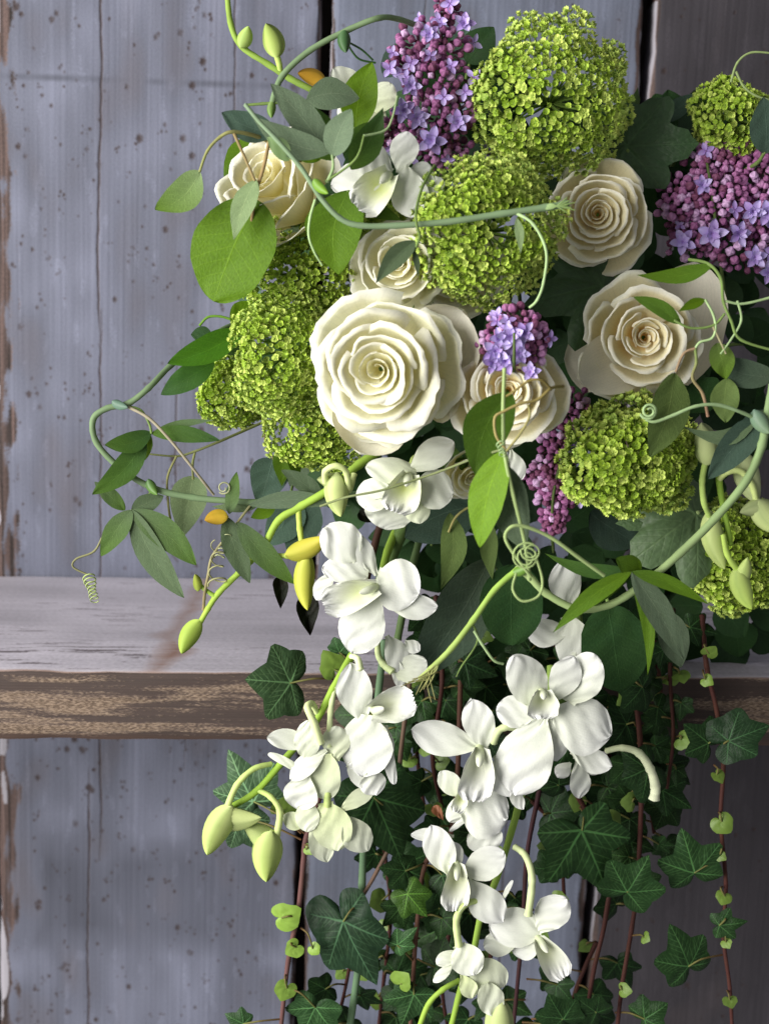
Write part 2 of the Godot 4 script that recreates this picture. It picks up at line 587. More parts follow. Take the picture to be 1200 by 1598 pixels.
# ---------------------------------------------------------------- roses
# one petal: a cup wall that ends in a rim rolled outwards
func rose_petal(i: int, t: float, r: float, o: Dictionary) -> ArrayMesh:
	var ang: float = i * 2.399 * float(o.get("hand", 1.0)) + rnd(-0.22, 0.22)
	var open: float = o.get("open", 1.0)
	var wide: float = lerpf(0.72, 1.0, open)
	var rt: float = r * (0.065 + 0.70 * pow(t, float(o.get("core", 1.3))) * wide)
	var top: float = r * (0.78 + 0.10 * sin(t * 3.0) - 0.52 * pow(t, 2.6) * open) * rnd(0.97, 1.03)
	var low: float = r * 0.60 * (1.0 - smoothstep(0.22, 0.85, t))
	var half: float = lerpf(2.2, 1.02, pow(t, 0.45)) * rnd(0.93, 1.08)
	var flare: float = lerpf(0.50, 1.25, pow(t, 1.2) * open)            # how much the wall leans out
	var roll: float = lerpf(0.7, 1.75, minf(1.0, t * 1.6)) * lerpf(1.0, 0.62, smoothstep(0.6, 0.95, t)) * rnd(0.8, 1.2) * lerpf(0.75, 1.0, open)
	var lip: float = r * lerpf(0.012, 0.060, pow(t, 0.9)) * lerpf(1.0, 1.5, smoothstep(0.6, 0.95, t)) * rnd(0.7, 1.35) * float(o.get("lip", 1.0))
	var spiral: float = lerpf(0.20, 0.05, minf(1.0, t * 1.4))
	var sd := rnd(0, 900)
	var shift := rnd(-0.06, 0.06)
	var deep: Color = o.get("deep", Color(0.92, 0.86, 0.42))
	var mid: Color = o.get("mid", Color(0.92, 0.91, 0.64))
	var rim: Color = o.get("rim", Color(0.93, 0.925, 0.83))
	var tipside: float = rnd(-0.25, 0.25)
	var vb := 0.70
	var b := Buf.new()
	var body := func(s: float) -> Vector2:
		var cup := 0.40 + 0.60 * pow(sin(minf(s, 1.0) * PI / 2), 0.85)
		var fl := 0.22 + 0.78 * pow(s, 0.85)
		return Vector2(rt * lerpf(cup, fl, clampf(flare, 0.0, 1.0)), low + (top - low) * s)
	var f := func(uu: float, v: float) -> Vector3:
		var u := uu * 2.0 - 1.0
		var e := 1.0 - lerpf(0.30, 0.38, t) * pow(absf(u), 3.2) + 0.05 * noise.get_noise_2d(u * 1.3, sd)
		var s := minf(v / vb, 1.0) * e
		var p: Vector2 = body.call(s)
		var q: Vector2 = body.call(s + 0.02)
		var tilt := atan2(q.x - p.x, q.y - p.y) + 0.25 * flare
		var grow := 1.0 + 0.5 * noise.get_noise_2d(u * 1.1 + 5.0, sd)
		var point := exp(-pow((u - tipside) * 4.0, 2.0)) * 0.35 * smoothstep(0.25, 0.6, t)
		if v > vb:
			var ph: float = roll * (v - vb) / (1.0 - vb) * (0.85 + 0.35 * absf(u) - point)
			var l := lip * grow * (1.0 + point)
			p.x += l * (cos(tilt) - cos(tilt + ph))
			p.y += l * (sin(tilt + ph) - sin(tilt))
		var th := ang + half * u * (0.55 + 0.45 * sin(minf(s * 1.3, 1.0) * PI / 2))
		var soft := noise.get_noise_2d(u * 1.0 + 3.0, sd + v * 0.8)
		p.x *= 1.0 + spiral * u + soft * lerpf(0.16, 0.07, minf(1.0, t * 2.0))
		p.y += r * soft * 0.05 * t + r * 0.035 * t * noise.get_noise_2d(u * 4.0, sd + 60.0) * smoothstep(0.5, 0.9, v)
		p.x += r * 0.03 * t * noise.get_noise_2d(u * 5.0 + 8.0, sd + 20.0) * smoothstep(0.5, 1.0, v)
		p.x += r * 0.05 * smoothstep(0.7, 1.0, absf(u)) * smoothstep(0.3, 0.9, v) * t
		return Vector3(p.x * cos(th), p.y, p.x * sin(th))
	var g := func(uu: float, v: float) -> Color:
		var u := absf(uu * 2.0 - 1.0)
		var k := deep.lerp(mid, smoothstep(0.15, 0.70, v + t * 0.22 + shift))
		k = k.lerp(rim, smoothstep(0.60, 0.95, maxf(v, u * 0.85)) * lerpf(0.6, 1.0, t))
		var fleck := 1.0 + 0.03 * noise.get_noise_2d(uu * 7.0, v * 4.0 + sd)
		if t > 0.75:                             # a breath of green on the outermost petals
			k = k.lerp(Color(0.78, 0.84, 0.58), 0.22 * smoothstep(0.2, 0.7, noise.get_noise_2d(uu * 2.0 + 9.0, sd) + 0.4))
		return Color(k.r * fleck, k.g * fleck, k.b * fleck)
	b.sheet(20, 18, f, g)
	return b.mesh()

func rose(label: String, x: float, y: float, z: float, rad: float, face: Vector3, o := {}) -> Node3D:
	var r := rad * px(z) * 1.19
	var root := thing("rose", label, "rose", at(x, y, z), "cream roses of the bouquet")
	var n: int = o.get("petals", 20)
	var turn := facing(face, o.get("roll", 0.0))
	# the flower's heart (not its foot) lies at the given place
	var foot := -turn.y * r * 0.62
	for i in n:
		var t := pow(float(i) / (n - 1), 1.1)
		var p := part("petal", rose_petal(i, t, r, o), M.petal, root)
		p.basis = turn
		p.position = foot
	var cup := Buf.new()
	cup.tube(PackedVector3Array([turn * Vector3(0, -r * 0.16, 0) + foot, turn * Vector3(0, -r * 0.06, 0) + foot, turn * Vector3(0, r * 0.07, 0) + foot, turn * Vector3(0, r * 0.1, 0) + foot]), PackedFloat32Array([r * 0.05, r * 0.14, r * 0.17, r * 0.09]), 12, Color(0.08, 0.16, 0.03))
	part("hip", cup.mesh(), M.stem, root)
	for k in 5:
		var a := TAU * k / 5.0 + 0.4
		var s := Buf.new()
		var len := r * rnd(0.5, 0.7)
		s.sheet(4, 8, func(u: float, v: float) -> Vector3:
			var wd := r * 0.10 * (1.0 - pow(v, 1.6)) * (u * 2.0 - 1.0)
			var rr := r * 0.14 + len * v * 0.75
			return Vector3(rr * cos(a) - wd * sin(a), r * 0.06 - len * 0.30 * sin(v * 2.6) * 0.6 - absf(u - 0.5) * r * 0.02, rr * sin(a) + wd * cos(a)), func(_u: float, _v: float) -> Color: return Color(0.10, 0.19, 0.04))
		var p := part("sepal", s.mesh(), M.leaf_plain, root)
		p.basis = turn
		p.position = foot
	return root

# ---------------------------------------------------------------- leaves, petals, buds, stems
func origin_of(o: Node3D) -> Vector3:
	var p := o.position
	var q := o.get_parent()
	while q is Node3D and q != self:
		p += q.position
		q = q.get_parent()
	return p

func width_at(shape: String, v: float) -> float:
	match shape:
		"round":
			return pow(sin(PI * pow(v, 0.95)), 0.52)
		"oval":
			return pow(sin(PI * pow(v, 0.85)), 0.78)
		"lance":
			return pow(sin(PI * pow(v, 0.75)), 1.05)
		"heart":
			return pow(sin(PI * pow(v, 0.62)), 0.9)
		"petal":
			return maxf(pow(sin(PI * pow(v, 1.30)), 0.62), 0.22 * (1.0 - v))
		"broad":
			return maxf(pow(sin(PI * pow(v, 1.05)), 0.50), 0.4 * (1.0 - v))
		"strap":
			return maxf(pow(sin(PI * pow(v, 1.0)), 0.35), 0.5 * (1.0 - v))
	return sin(PI * v)

# a leaf or petal from base b to tip t (both [x, y, z]), w pixels wide
func blade(called: String, parent: Node3D, b: Array, t: Array, w: float, shape: String, c0: Color, c1: Color, m: Material, o := {}) -> MeshInstance3D:
	var org := origin_of(parent)
	var p0 := at(b[0], b[1], b[2]) - org
	var p1 := at(t[0], t[1], t[2]) - org
	var ax := p1 - p0
	var len := ax.length()
	ax /= len
	var look: Vector3 = o.get("n", Vector3(rnd(-0.25, 0.25), 0.25 + rnd(-0.2, 0.2), 1.0))
	var side := look.cross(ax).normalized()
	var nn := ax.cross(side).normalized()
	if nn.z < 0.0:
		nn = -nn
	var half := w * px(b[2]) * 0.5
	var bend: float = o.get("bend", rnd(-0.10, 0.05))
	var fold: float = o.get("fold", 0.12)
	var cup: float = o.get("cup", 0.0)
	var wave: float = o.get("wave", 0.03)
	var tooth: float = o.get("tooth", 0.0)
	var sway: float = o.get("sway", rnd(-0.05, 0.05))
	var frill: float = o.get("frill", 0.0)
	var sd := rnd(0, 999)
	var f := func(u: float, vb: float) -> Vector3:
		var v := 0.5 - 0.5 * cos(PI * vb)
		var s := u * 2.0 - 1.0
		var ww := width_at(shape, clampf(v, 0.0, 1.0)) * half * (1.0 + 0.07 * noise.get_noise_2d(v * 2.5 + sign(s) * 3.0, sd))
		if tooth > 0.0:
			ww *= 1.0 + tooth * (fposmod(v * 13.0, 1.0) - 0.5) * absf(s)
		var up := bend * len * (v * v - v * 0.2) + fold * ww * absf(s) + cup * half * s * s * smoothstep(0.0, 0.5, v)
		up += wave * half * 2.0 * noise.get_noise_2d(v * 2.6 + s * 0.9, sd + 40.0)
		if frill > 0.0:
			up += frill * half * noise.get_noise_2d(v * 5.0 + s * 2.0, sd) * smoothstep(0.5, 1.0, maxf(absf(s), v))
		return p0 + ax * (v * len - absf(s) * fold * 0.15 * ww) + side * (s * ww + sway * len * sin(PI * v)) + nn * up
	var g := func(u: float, v: float) -> Color:
		var k := c0.lerp(c1, v)
		var q := 1.0 + 0.10 * noise.get_noise_2d(u * 3.0, v * 4.0 + sd)
		return Color(k.r * q, k.g * q, k.b * q)
	var bf := Buf.new()
	bf.sheet(o.get("nu", 8), o.get("nv", 14), f, g)
	return part(called, bf.mesh(), m, parent, o.get("label", ""))

# a lobed leaf whose stalk joins it at j and whose middle lobe ends at t
const IVY := [[0, 1.0], [13, 0.78], [29, 0.64], [42, 0.74], [56, 0.88], [68, 0.74], [82, 0.60], [98, 0.62], [116, 0.66], [132, 0.54], [152, 0.40], [170, 0.20], [180, 0.13]]
const MAPLE := [[0, 1.0], [10, 0.84], [14, 0.86], [24, 0.62], [30, 0.60], [36, 0.74], [42, 0.82], [50, 0.98], [58, 0.80], [64, 0.80], [76, 0.55], [90, 0.62], [102, 0.58], [118, 0.50], [140, 0.36], [165, 0.22], [180, 0.12]]
const SMALL_IVY := [[0, 1.0], [20, 0.86], [38, 0.78], [60, 0.84], [85, 0.78], [110, 0.76], [140, 0.62], [165, 0.36], [180, 0.16]]

func lobed(called: String, parent: Node3D, j: Array, t: Array, outline: Array, col: Color, m: Material, o := {}) -> MeshInstance3D:
	var org := origin_of(parent)
	var p0 := at(j[0], j[1], j[2]) - org
	var ax := at(t[0], t[1], t[2]) - org - p0
	var len := ax.length()
	ax /= len
	var look: Vector3 = o.get("n", Vector3(rnd(-0.35, 0.35), 0.25 + rnd(-0.25, 0.25), 1.0))
	var side := ax.cross(look).normalized()
	var nn := side.cross(ax).normalized()
	if nn.z < 0.0:
		nn = -nn
	var wide: float = o.get("wide", 1.0) * rnd(0.85, 1.15)
	var droop: float = o.get("droop", rnd(0.05, 0.22))
	var sd := rnd(0, 999)
	var lop: float = rnd(-0.08, 0.08)
	var full := rnd(0.75, 1.35)
	var skew := [rnd(0.86, 1.1), rnd(0.86, 1.1)]
	var reach := func(th: float) -> float:
		var d := absf(rad_to_deg(th))
		var k := 0
		while k < outline.size() - 2 and outline[k + 1][0] < d:
			k += 1
		var a: Array = outline[k]
		var b: Array = outline[k + 1]
		var s := clampf((d - a[0]) / (b[0] - a[0]), 0.0, 1.0)
		return pow(lerpf(a[1], b[1], s), full) * (1.0 if d < 12.0 else lerpf(1.0, skew[0 if th < 0 else 1], smoothstep(12.0, 50.0, d)))
	var bf := Buf.new()
	var nu: int = o.get("nu", 48)
	var nv := 5
	var f := func(u: float, v: float) -> Vector3:
		var th := (u * 2.0 - 1.0) * PI
		var r: float = reach.call(th) * v
		var x := sin(th) * r * wide + lop * v * 0.3
		var y := cos(th) * r
		var up := -droop * v * v * r + 0.05 * noise.get_noise_2d(x * 2.2, y * 2.2 + sd) - 0.05 * cos(th * 2.0) * v * v
		up += 0.035 * absf(sin(th * 2.9)) * v * r
		return p0 + (side * x + ax * y + nn * up) * len
	var tone := rnd(0.75, 1.35)
	var g := func(u: float, v: float) -> Color:
		var q := tone * (1.0 + 0.12 * noise.get_noise_2d(u * 6.0, v * 2.0 + sd))
		return Color(col.r * q, col.g * q, col.b * q)
	if m == M.ivy:
		tone *= 1.75
	bf.sheet(nu, nv, f, g)
	for k in bf.uv.size():
		var th := (float(k % (nu + 1)) / nu * 2.0 - 1.0) * PI
		var r: float = reach.call(th) * float(k / (nu + 1)) / nv
		bf.uv[k] = Vector2(0.5 + 0.49 * sin(th) * r, 0.5 - 0.49 * cos(th) * r)
	return part(called, bf.mesh(), m, parent, o.get("label", ""))

# a pod-like bud from b to t
func bud(called: String, parent: Node3D, b: Array, t: Array, w: float, c0: Color, c1: Color, m: Material, o := {}) -> MeshInstance3D:
	var org := origin_of(parent)
	var p0 := at(b[0], b[1], b[2]) - org
	var p1 := at(t[0], t[1], t[2]) - org
	var half := w * px(b[2]) * 0.5
	var bow: float = o.get("bow", 0.06)
	var fat: float = o.get("fat", 0.8)
	var side := (p1 - p0).cross(Vector3.BACK)
	var pts := PackedVector3Array()
	var r := PackedFloat32Array()
	for k in 15:
		var v := 0.5 - 0.5 * cos(PI * k / 14.0)
		pts.append(p0.lerp(p1, v) + side * bow * sin(PI * v))
		r.append(maxf(half * pow(sin(PI * pow(clampf(v, 0.004, 0.997), fat)), 0.62), half * (0.22 if k == 0 else 0.04)))
	var bf := Buf.new()
	bf.tube(pts, r, 15, c0, c1)
	for k in bf.v.size():                     # three shallow seams where the sepals meet
		var a := bf.uv[k].x * TAU * 1.5
		var seam := 1.0 - 0.22 * pow(absf(cos(a)), 10.0) + 0.10 * noise.get_noise_2d(bf.uv[k].x * 6.0 + half * 9000.0, bf.uv[k].y * 4.0)
		bf.c[k] = Color(bf.c[k].r * seam, bf.c[k].g * (0.3 * seam + 0.7 * lerpf(1.0, seam, 0.8)), bf.c[k].b * seam)
		bf.v[k] -= bf.n[k] * half * 0.15 * pow(absf(cos(a)), 8.0) * (1.0 if bf.uv[k].y > 0.05 and bf.uv[k].y < 0.95 else 0.0)
	return part(called, bf.mesh(), m, parent, o.get("label", ""))

func stalk(called: String, parent: Node3D, list: Array, w0: float, w1: float, c0: Color, c1 := Color(0, 0, 0, 0), sides := 8) -> MeshInstance3D:
	var z: float = list[0][2]
	var k := px(z) * 0.5
	var p := path(list, origin_of(parent))
	var r := PackedFloat32Array()
	var sd := rnd(0, 99)
	for i in p.size():
		r.append(lerpf(w0, w1, float(i) / (p.size() - 1)) * k * (1.0 + 0.13 * noise.get_noise_2d(i * 0.5, sd) + (0.10 if i % 6 == 0 else 0.0)))
	var bf := Buf.new()
	bf.tube(p, r, sides, c0, c0 if c1.a == 0.0 else c1)
	for i in bf.c.size():
		var q := 1.0 + 0.22 * noise.get_noise_2d(bf.uv[i].y * 9.0, sd)
		bf.c[i] = Color(bf.c[i].r * q, bf.c[i].g * q, bf.c[i].b * q)
	return part(called, bf.mesh(), M.stem, parent)

# a spring of tendril starting at [x, y, z], running along d (pixels)
func coil(parent: Node3D, s: Array, d: Vector2, rad: float, turns: float, w: float, col: Color) -> void:
	var org := origin_of(parent)
	var k := px(s[2])
	var p0 := at(s[0], s[1], s[2]) - org
	var ax := Vector3(d.x, -d.y, 0.0) * k
	var e1 := Vector3(-ax.y, ax.x, 0).normalized()
	if ax.length() < k:
		e1 = Vector3.RIGHT
	var pts := PackedVector3Array()
	var n := int(turns * 14)
	for i in n + 1:
		var t := float(i) / n
		var a := t * turns * TAU
		var r := rad * k * lerpf(1.0, 0.6, t) * (1.0 + 0.15 * sin(t * 9.0))
		pts.append(p0 + ax * t + e1 * (cos(a) * r - rad * k) + Vector3(0, 0.25, 1).normalized() * sin(a) * r * 0.8 + Vector3(0, sin(a) * r * 0.5, 0))
	var b := Buf.new()
	b.tube(pts, radii(pts.size(), w * k * 0.5, w * k * 0.3), 6, col)
	part("tendril", b.mesh(), M.stem, parent)

# a flat-on spiral like a watch spring
func curlicue(parent: Node3D, c: Array, rad: float, turns: float, w: float, col: Color, start := 0.0) -> void:
	var org := origin_of(parent)
	var k := px(c[2])
	var p0 := at(c[0], c[1], c[2]) - org
	var pts := PackedVector3Array()
	var n := int(turns * 16)
	for i in n + 1:
		var t := float(i) / n
		var a := start + t * turns * TAU
		var r := rad * k * lerpf(1.0, 0.35, t)
		pts.append(p0 + Vector3(cos(a) * r, sin(a) * r, 0.004 * t))
	var b := Buf.new()
	b.tube(pts, radii(pts.size(), w * k * 0.5, w * k * 0.35), 6, col)
	part("tendril", b.mesh(), M.stem, parent)

# ---------------------------------------------------------------- leaf pictures (colour pattern only)
func line_on(px_: PackedFloat32Array, w: int, h: int, a: Vector2, b: Vector2, wide: float, amount: float, taper := 0.4) -> void:
	var n := int(a.distance_to(b) * 1.5) + 1
	for i in n + 1:
		var t := float(i) / n
		var p := a.lerp(b, t)
		var r := wide * lerpf(1.0, taper, t)
		for y in range(int(p.y - r - 1), int(p.y + r + 2)):
			for x in range(int(p.x - r - 1), int(p.x + r + 2)):
				if x >= 0 and y >= 0 and x < w and y < h:
					var v := clampf(r + 0.6 - Vector2(x, y).distance_to(p), 0.0, 1.0) * amount
					if v > px_[y * w + x]:
						px_[y * w + x] = v

func leaf_picture(kind: String, sd: int) -> Array:
	var w := 256
	var h := 256 if kind in ["ivy", "maple"] else 384
	var vein := PackedFloat32Array()
	vein.resize(w * h)
	var r := RandomNumberGenerator.new()
	r.seed = sd
	if kind == "pinnate":
		line_on(vein, w, h, Vector2(w / 2.0, h), Vector2(w / 2.0, 0), 3.6, 1.0, 0.3)
		for k in 11:
			var y := h * (0.96 - 0.085 * k)
			for s in [-1, 1]:
				var q := Vector2(w / 2.0, y + r.randf_range(-5, 5))
				var e := q + Vector2(s * w * 0.5, -h * r.randf_range(0.13, 0.19))
				line_on(vein, w, h, q, e, 1.5, 0.5, 0.4)
				line_on(vein, w, h, q.lerp(e, 0.5), q.lerp(e, 0.5) + Vector2(s * w * 0.22, h * 0.01), 0.8, 0.3)
	elif kind == "petal":
		for k in 17:
			var x := w * (k + 0.5) / 17.0
			line_on(vein, w, h, Vector2(lerpf(w / 2.0, x, 0.6), h), Vector2(x + r.randf_range(-4, 4), 0), 1.2, 0.35, 0.5)
	else:
		var c := Vector2(w / 2.0, h / 2.0)
		for a in [0.0, 54.0, -54.0, 113.0, -113.0]:
			var d := Vector2(sin(deg_to_rad(a)), -cos(deg_to_rad(a)))
			var len := w * (0.48 if absf(a) < 1 else 0.40 if absf(a) < 60 else 0.30)
			line_on(vein, w, h, c, c + d * len, 2.2, 1.0, 0.35)
			for k in 6:
				var q := c + d * len * (0.2 + 0.14 * k)
				for s in [-1, 1]:
					var e := d.rotated(s * r.randf_range(0.6, 0.85)) * len * (0.42 - 0.045 * k)
					line_on(vein, w, h, q, q + e, 1.0, 0.55, 0.4)
					line_on(vein, w, h, q + e * 0.5, q + e * 0.5 + d * len * 0.13, 0.7, 0.3)
	var n1 := noise_bytes(w, h, 0.09, 0.09, sd + 5, 4)
	var n2 := noise_bytes(w, h, 0.5, 0.5, sd + 6, 2)
	var col := PackedByteArray()
	var hei := PackedByteArray()
	col.resize(w * h * 3)
	hei.resize(w * h)
	var strong := {"pinnate": 36.0, "ivy": 150.0, "maple": 34.0, "petal": -22.0}
	var add: float = strong[kind]
	var mottle := 5.0 if kind == "petal" else 16.0
	for k in w * h:
		var b := 196.0 + (n1[k] - 128) / 128.0 * mottle + (n2[k] - 128) / 128.0 * 6.0
		if kind == "petal":
			b += 44.0
		elif kind == "ivy":
			b -= 52.0
		var v := vein[k]
		col[k * 3] = clampi(int(b + v * add * 0.9), 0, 255)
		col[k * 3 + 1] = clampi(int(b + v * add * 0.75), 0, 255)
		col[k * 3 + 2] = clampi(int(b + v * add * 0.8), 0, 255)
		hei[k] = clampi(int(130 + (n1[k] - 128) * 0.35 + (n2[k] - 128) * 0.12 - v * 60.0), 0, 255)
	return [ImageTexture.create_from_image(Image.create_from_data(w, h, false, Image.FORMAT_RGB8, col)), ImageTexture.create_from_image(Image.create_from_data(w, h, false, Image.FORMAT_L8, hei))]

func plant_mat(pic: Array, rough: float, back: Color, bump: float) -> StandardMaterial3D:
	var m := mat(rough, back, pic[0])
	m.heightmap_enabled = true
	m.heightmap_texture = pic[1]
	m.heightmap_scale = bump
	return m

func make_materials() -> void:
	M.dark_wood = mat(0.9, Color(0, 0, 0), null, Color(0.035, 0.028, 0.026).linear_to_srgb(), false)
	var pet := leaf_picture("petal", 5)
	M.petal = plant_mat(pet, 0.55, Color(0.6, 0.57, 0.46), 0.008)
	M.petal.metallic_specular = 0.3
	M.orchid = plant_mat(pet, 0.45, Color(0.40, 0.40, 0.38), 0.012)
	M.orchid.metallic_specular = 0.35
	M.bud = mat(0.5)
	M.bud.albedo_color = Color(0.87, 0.88, 0.86)
	M.bud.metallic_specular = 0.3
	M.bud.subsurf_scatter_enabled = false
	M.stem = mat(0.6)
	M.stem.metallic_specular = 0.25
	M.leaf_plain = mat(0.5, Color(0.4, 0.5, 0.2))
	var pin := leaf_picture("pinnate", 9)
	M.leaf = plant_mat(pin, 0.42, Color(0.5, 0.5, 0.3), 0.025)
	M.leaf.metallic_specular = 0.2
	M.matt_leaf = plant_mat(pin, 0.62, Color(0.36, 0.36, 0.22), 0.03)
	M.matt_leaf.metallic_specular = 0.2
	M.ivy = plant_mat(leaf_picture("ivy", 21), 0.45, Color(0.18, 0.2, 0.1), 0.035)
	M.ivy.metallic_specular = 0.26
	M.maple = plant_mat(leaf_picture("maple", 33), 0.5, Color(0.3, 0.34, 0.15), 0.06)
	M.floret = mat(0.5, Color(0.42, 0.46, 0.2))
	M.floret.metallic_specular = 0.35
	M.lilac = mat(0.5, Color(0.36, 0.36, 0.4))
	M.lilac_bud = mat(0.55)
	M.lilac_bud.metallic_specular = 0.3

# ---------------------------------------------------------------- guelder rose balls
var floret_meshes := []

func make_florets() -> void:
	var tones := [Color(0.45, 0.60, 0.085), Color(0.39, 0.55, 0.07), Color(0.55, 0.67, 0.15), Color(0.32, 0.47, 0.05)]
	for k in 8:
		var b := Buf.new()
		var tone: Color = tones[k % 4]
		var open: float = [0.55, 0.35, 0.2, 0.7][k / 2]
		var twist := rnd(0, 6)
		for q in 5:
			var a := twist + TAU * q / 5.0 + rnd(-0.12, 0.12)
			var d := Vector3(cos(a), 0, sin(a))
			var e := Vector3(-sin(a), 0, cos(a))
			var size := rnd(0.8, 1.18)
			var rim_lift := rnd(0.4, 1.5)
			b.sheet(3, 3, func(u: float, v: float) -> Vector3:
				var s := u * 2.0 - 1.0
				var w := 0.43 * size * pow(sin(PI * clampf(0.12 + v * 0.8, 0, 1)), 0.6)
				var r: float = 0.10 + v * 0.92 * size * (0.45 + 0.55 * open)
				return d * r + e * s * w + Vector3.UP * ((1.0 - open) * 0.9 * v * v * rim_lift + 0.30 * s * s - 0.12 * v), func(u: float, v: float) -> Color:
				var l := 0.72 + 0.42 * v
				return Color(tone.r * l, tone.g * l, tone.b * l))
		b.tube(PackedVector3Array([Vector3(0, -0.9, 0), Vector3(0, -0.3, 0), Vector3(0, 0.06, 0)]), PackedFloat32Array([0.09, 0.09, 0.2]), 5, Color(0.2, 0.32, 0.05))
		floret_meshes.append(b.mesh())

func snowball(label: String, x: float, y: float, z: float, r_px: float, o := {}) -> Node3D:
	var root := thing("guelder_rose_ball", label, "flower head", at(x, y, z), "lime green guelder rose heads")
	var k := px(z)
	var r := r_px * k
	var sx: float = o.get("sx", 1.0)
	var sy: float = o.get("sy", 1.0)
	var size: float = o.get("size", 9.5) * k
	var groups: int = o.get("groups", 40)
	var each: int = o.get("each", 30)
	var gap: float = o.get("gap", 0.0)
	var hole: Vector3 = o.get("hole", Vector3.ZERO)
	var turn := Basis.from_euler(Vector3(rnd(0, 6), rnd(0, 6), rnd(0, 6)))
	var total := int(groups * 1.35)
	var made := []
	for g in total:
		var yy := 1.0 - 2.0 * (g + 0.5) / total
		var rr := sqrt(1.0 - yy * yy)
		var c := turn * Vector3(cos(g * 2.39996) * rr, yy, sin(g * 2.39996) * rr)
		c = (c + Vector3(rnd(-0.14, 0.14), rnd(-0.14, 0.14), rnd(-0.14, 0.14))).normalized()
		if c.z < -0.5:
			continue
		if hole != Vector3.ZERO and c.angle_to(hole) < o.get("hole_size", 0.4):
			continue
		if rnd(0, 1) < gap:
			continue
		var rad := r * (rnd(0.80, 0.94) + 0.22 * noise.get_noise_2d(c.x * 1.4 + x, c.y * 1.4 + c.z))
		var mid := Vector3(c.x * sx, c.y * sy, c.z) * rad
		var b := Buf.new()
		var green := Color(0.15, 0.24, 0.05)
		var bow := Vector3(rnd(-1, 1), rnd(-1, 1), 0) * r * 0.06
		b.tube(smooth_path([-Vector3(0, 0, r * 0.25), mid * 0.4 + bow, mid * 0.93], 4), radii(9, 2.3 * k, 1.4 * k), 6, green)
		part("stalk", b.mesh(), M.stem, root)
		var t1 := c.cross(Vector3(0.2, 0.9, 0.3)).normalized()
		var t2 := c.cross(t1)
		var spread := r * 2.25 / sqrt(float(total))
		for e in each + 5:
			var deep := e >= each                      # a few more florets lie under the others
			var q := sqrt((e + 0.4) / each) if not deep else rnd(0.1, 0.9)
			var a := e * 2.39996 + g
			var d := (t1 * cos(a) + t2 * sin(a)) * q
			var pos := c * (rad + spread * 0.5 * (1.0 - q * q) + rnd(-0.08, 0.06) * r - (r * 0.13 if deep else 0.0)) + d * spread
			pos = Vector3(pos.x * sx, pos.y * sy, pos.z)
			var way := facing(c + d * 0.9 + Vector3(rnd(-0.35, 0.35), rnd(-0.35, 0.35), rnd(-0.35, 0.35)), rnd(0, 6)).scaled_local(Vector3.ONE * size * rnd(0.68, 1.2))
			made.append([pos.z - (r if deep else 0.0), Transform3D(way, pos)])
	for e in int(o.get("inner", 260)):
		var c := Vector3(rnd(-1, 1), rnd(-1, 1), rnd(-0.45, 1)).normalized()
		if hole != Vector3.ZERO and c.angle_to(hole) < o.get("hole_size", 0.4):
			continue
		var pos := Vector3(c.x * sx, c.y * sy, c.z) * r * rnd(0.56, 0.76)
		made.append([-9.0, Transform3D(facing(c + Vector3(rnd(-0.6, 0.6), rnd(-0.6, 0.6), rnd(-0.2, 0.6)), rnd(0, 6)).scaled_local(Vector3.ONE * size * 1.1), pos)])
	made.sort_custom(func(p, q): return p[0] > q[0])
	var rest := MultiMesh.new()
	rest.transform_format = MultiMesh.TRANSFORM_3D
	rest.use_colors = true
	rest.mesh = floret_meshes[2]
	rest.instance_count = maxi(0, made.size() - 300)
	for i in made.size():
		var tr: Transform3D = made[i][1]
		if i < 300:
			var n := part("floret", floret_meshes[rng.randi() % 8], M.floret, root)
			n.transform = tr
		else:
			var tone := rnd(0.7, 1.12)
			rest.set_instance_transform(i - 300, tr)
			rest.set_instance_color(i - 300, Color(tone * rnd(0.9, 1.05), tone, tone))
	if made.size() > 300:
		var mm := MultiMeshInstance3D.new()
		mm.name = "florets"
		mm.multimesh = rest
		mm.material_override = M.floret
		mm.set_meta("kind", "stuff")
		root.add_child(mm, true)
	return root

# ---------------------------------------------------------------- lilac
var lilac_buds := []
var lilac_petals := []

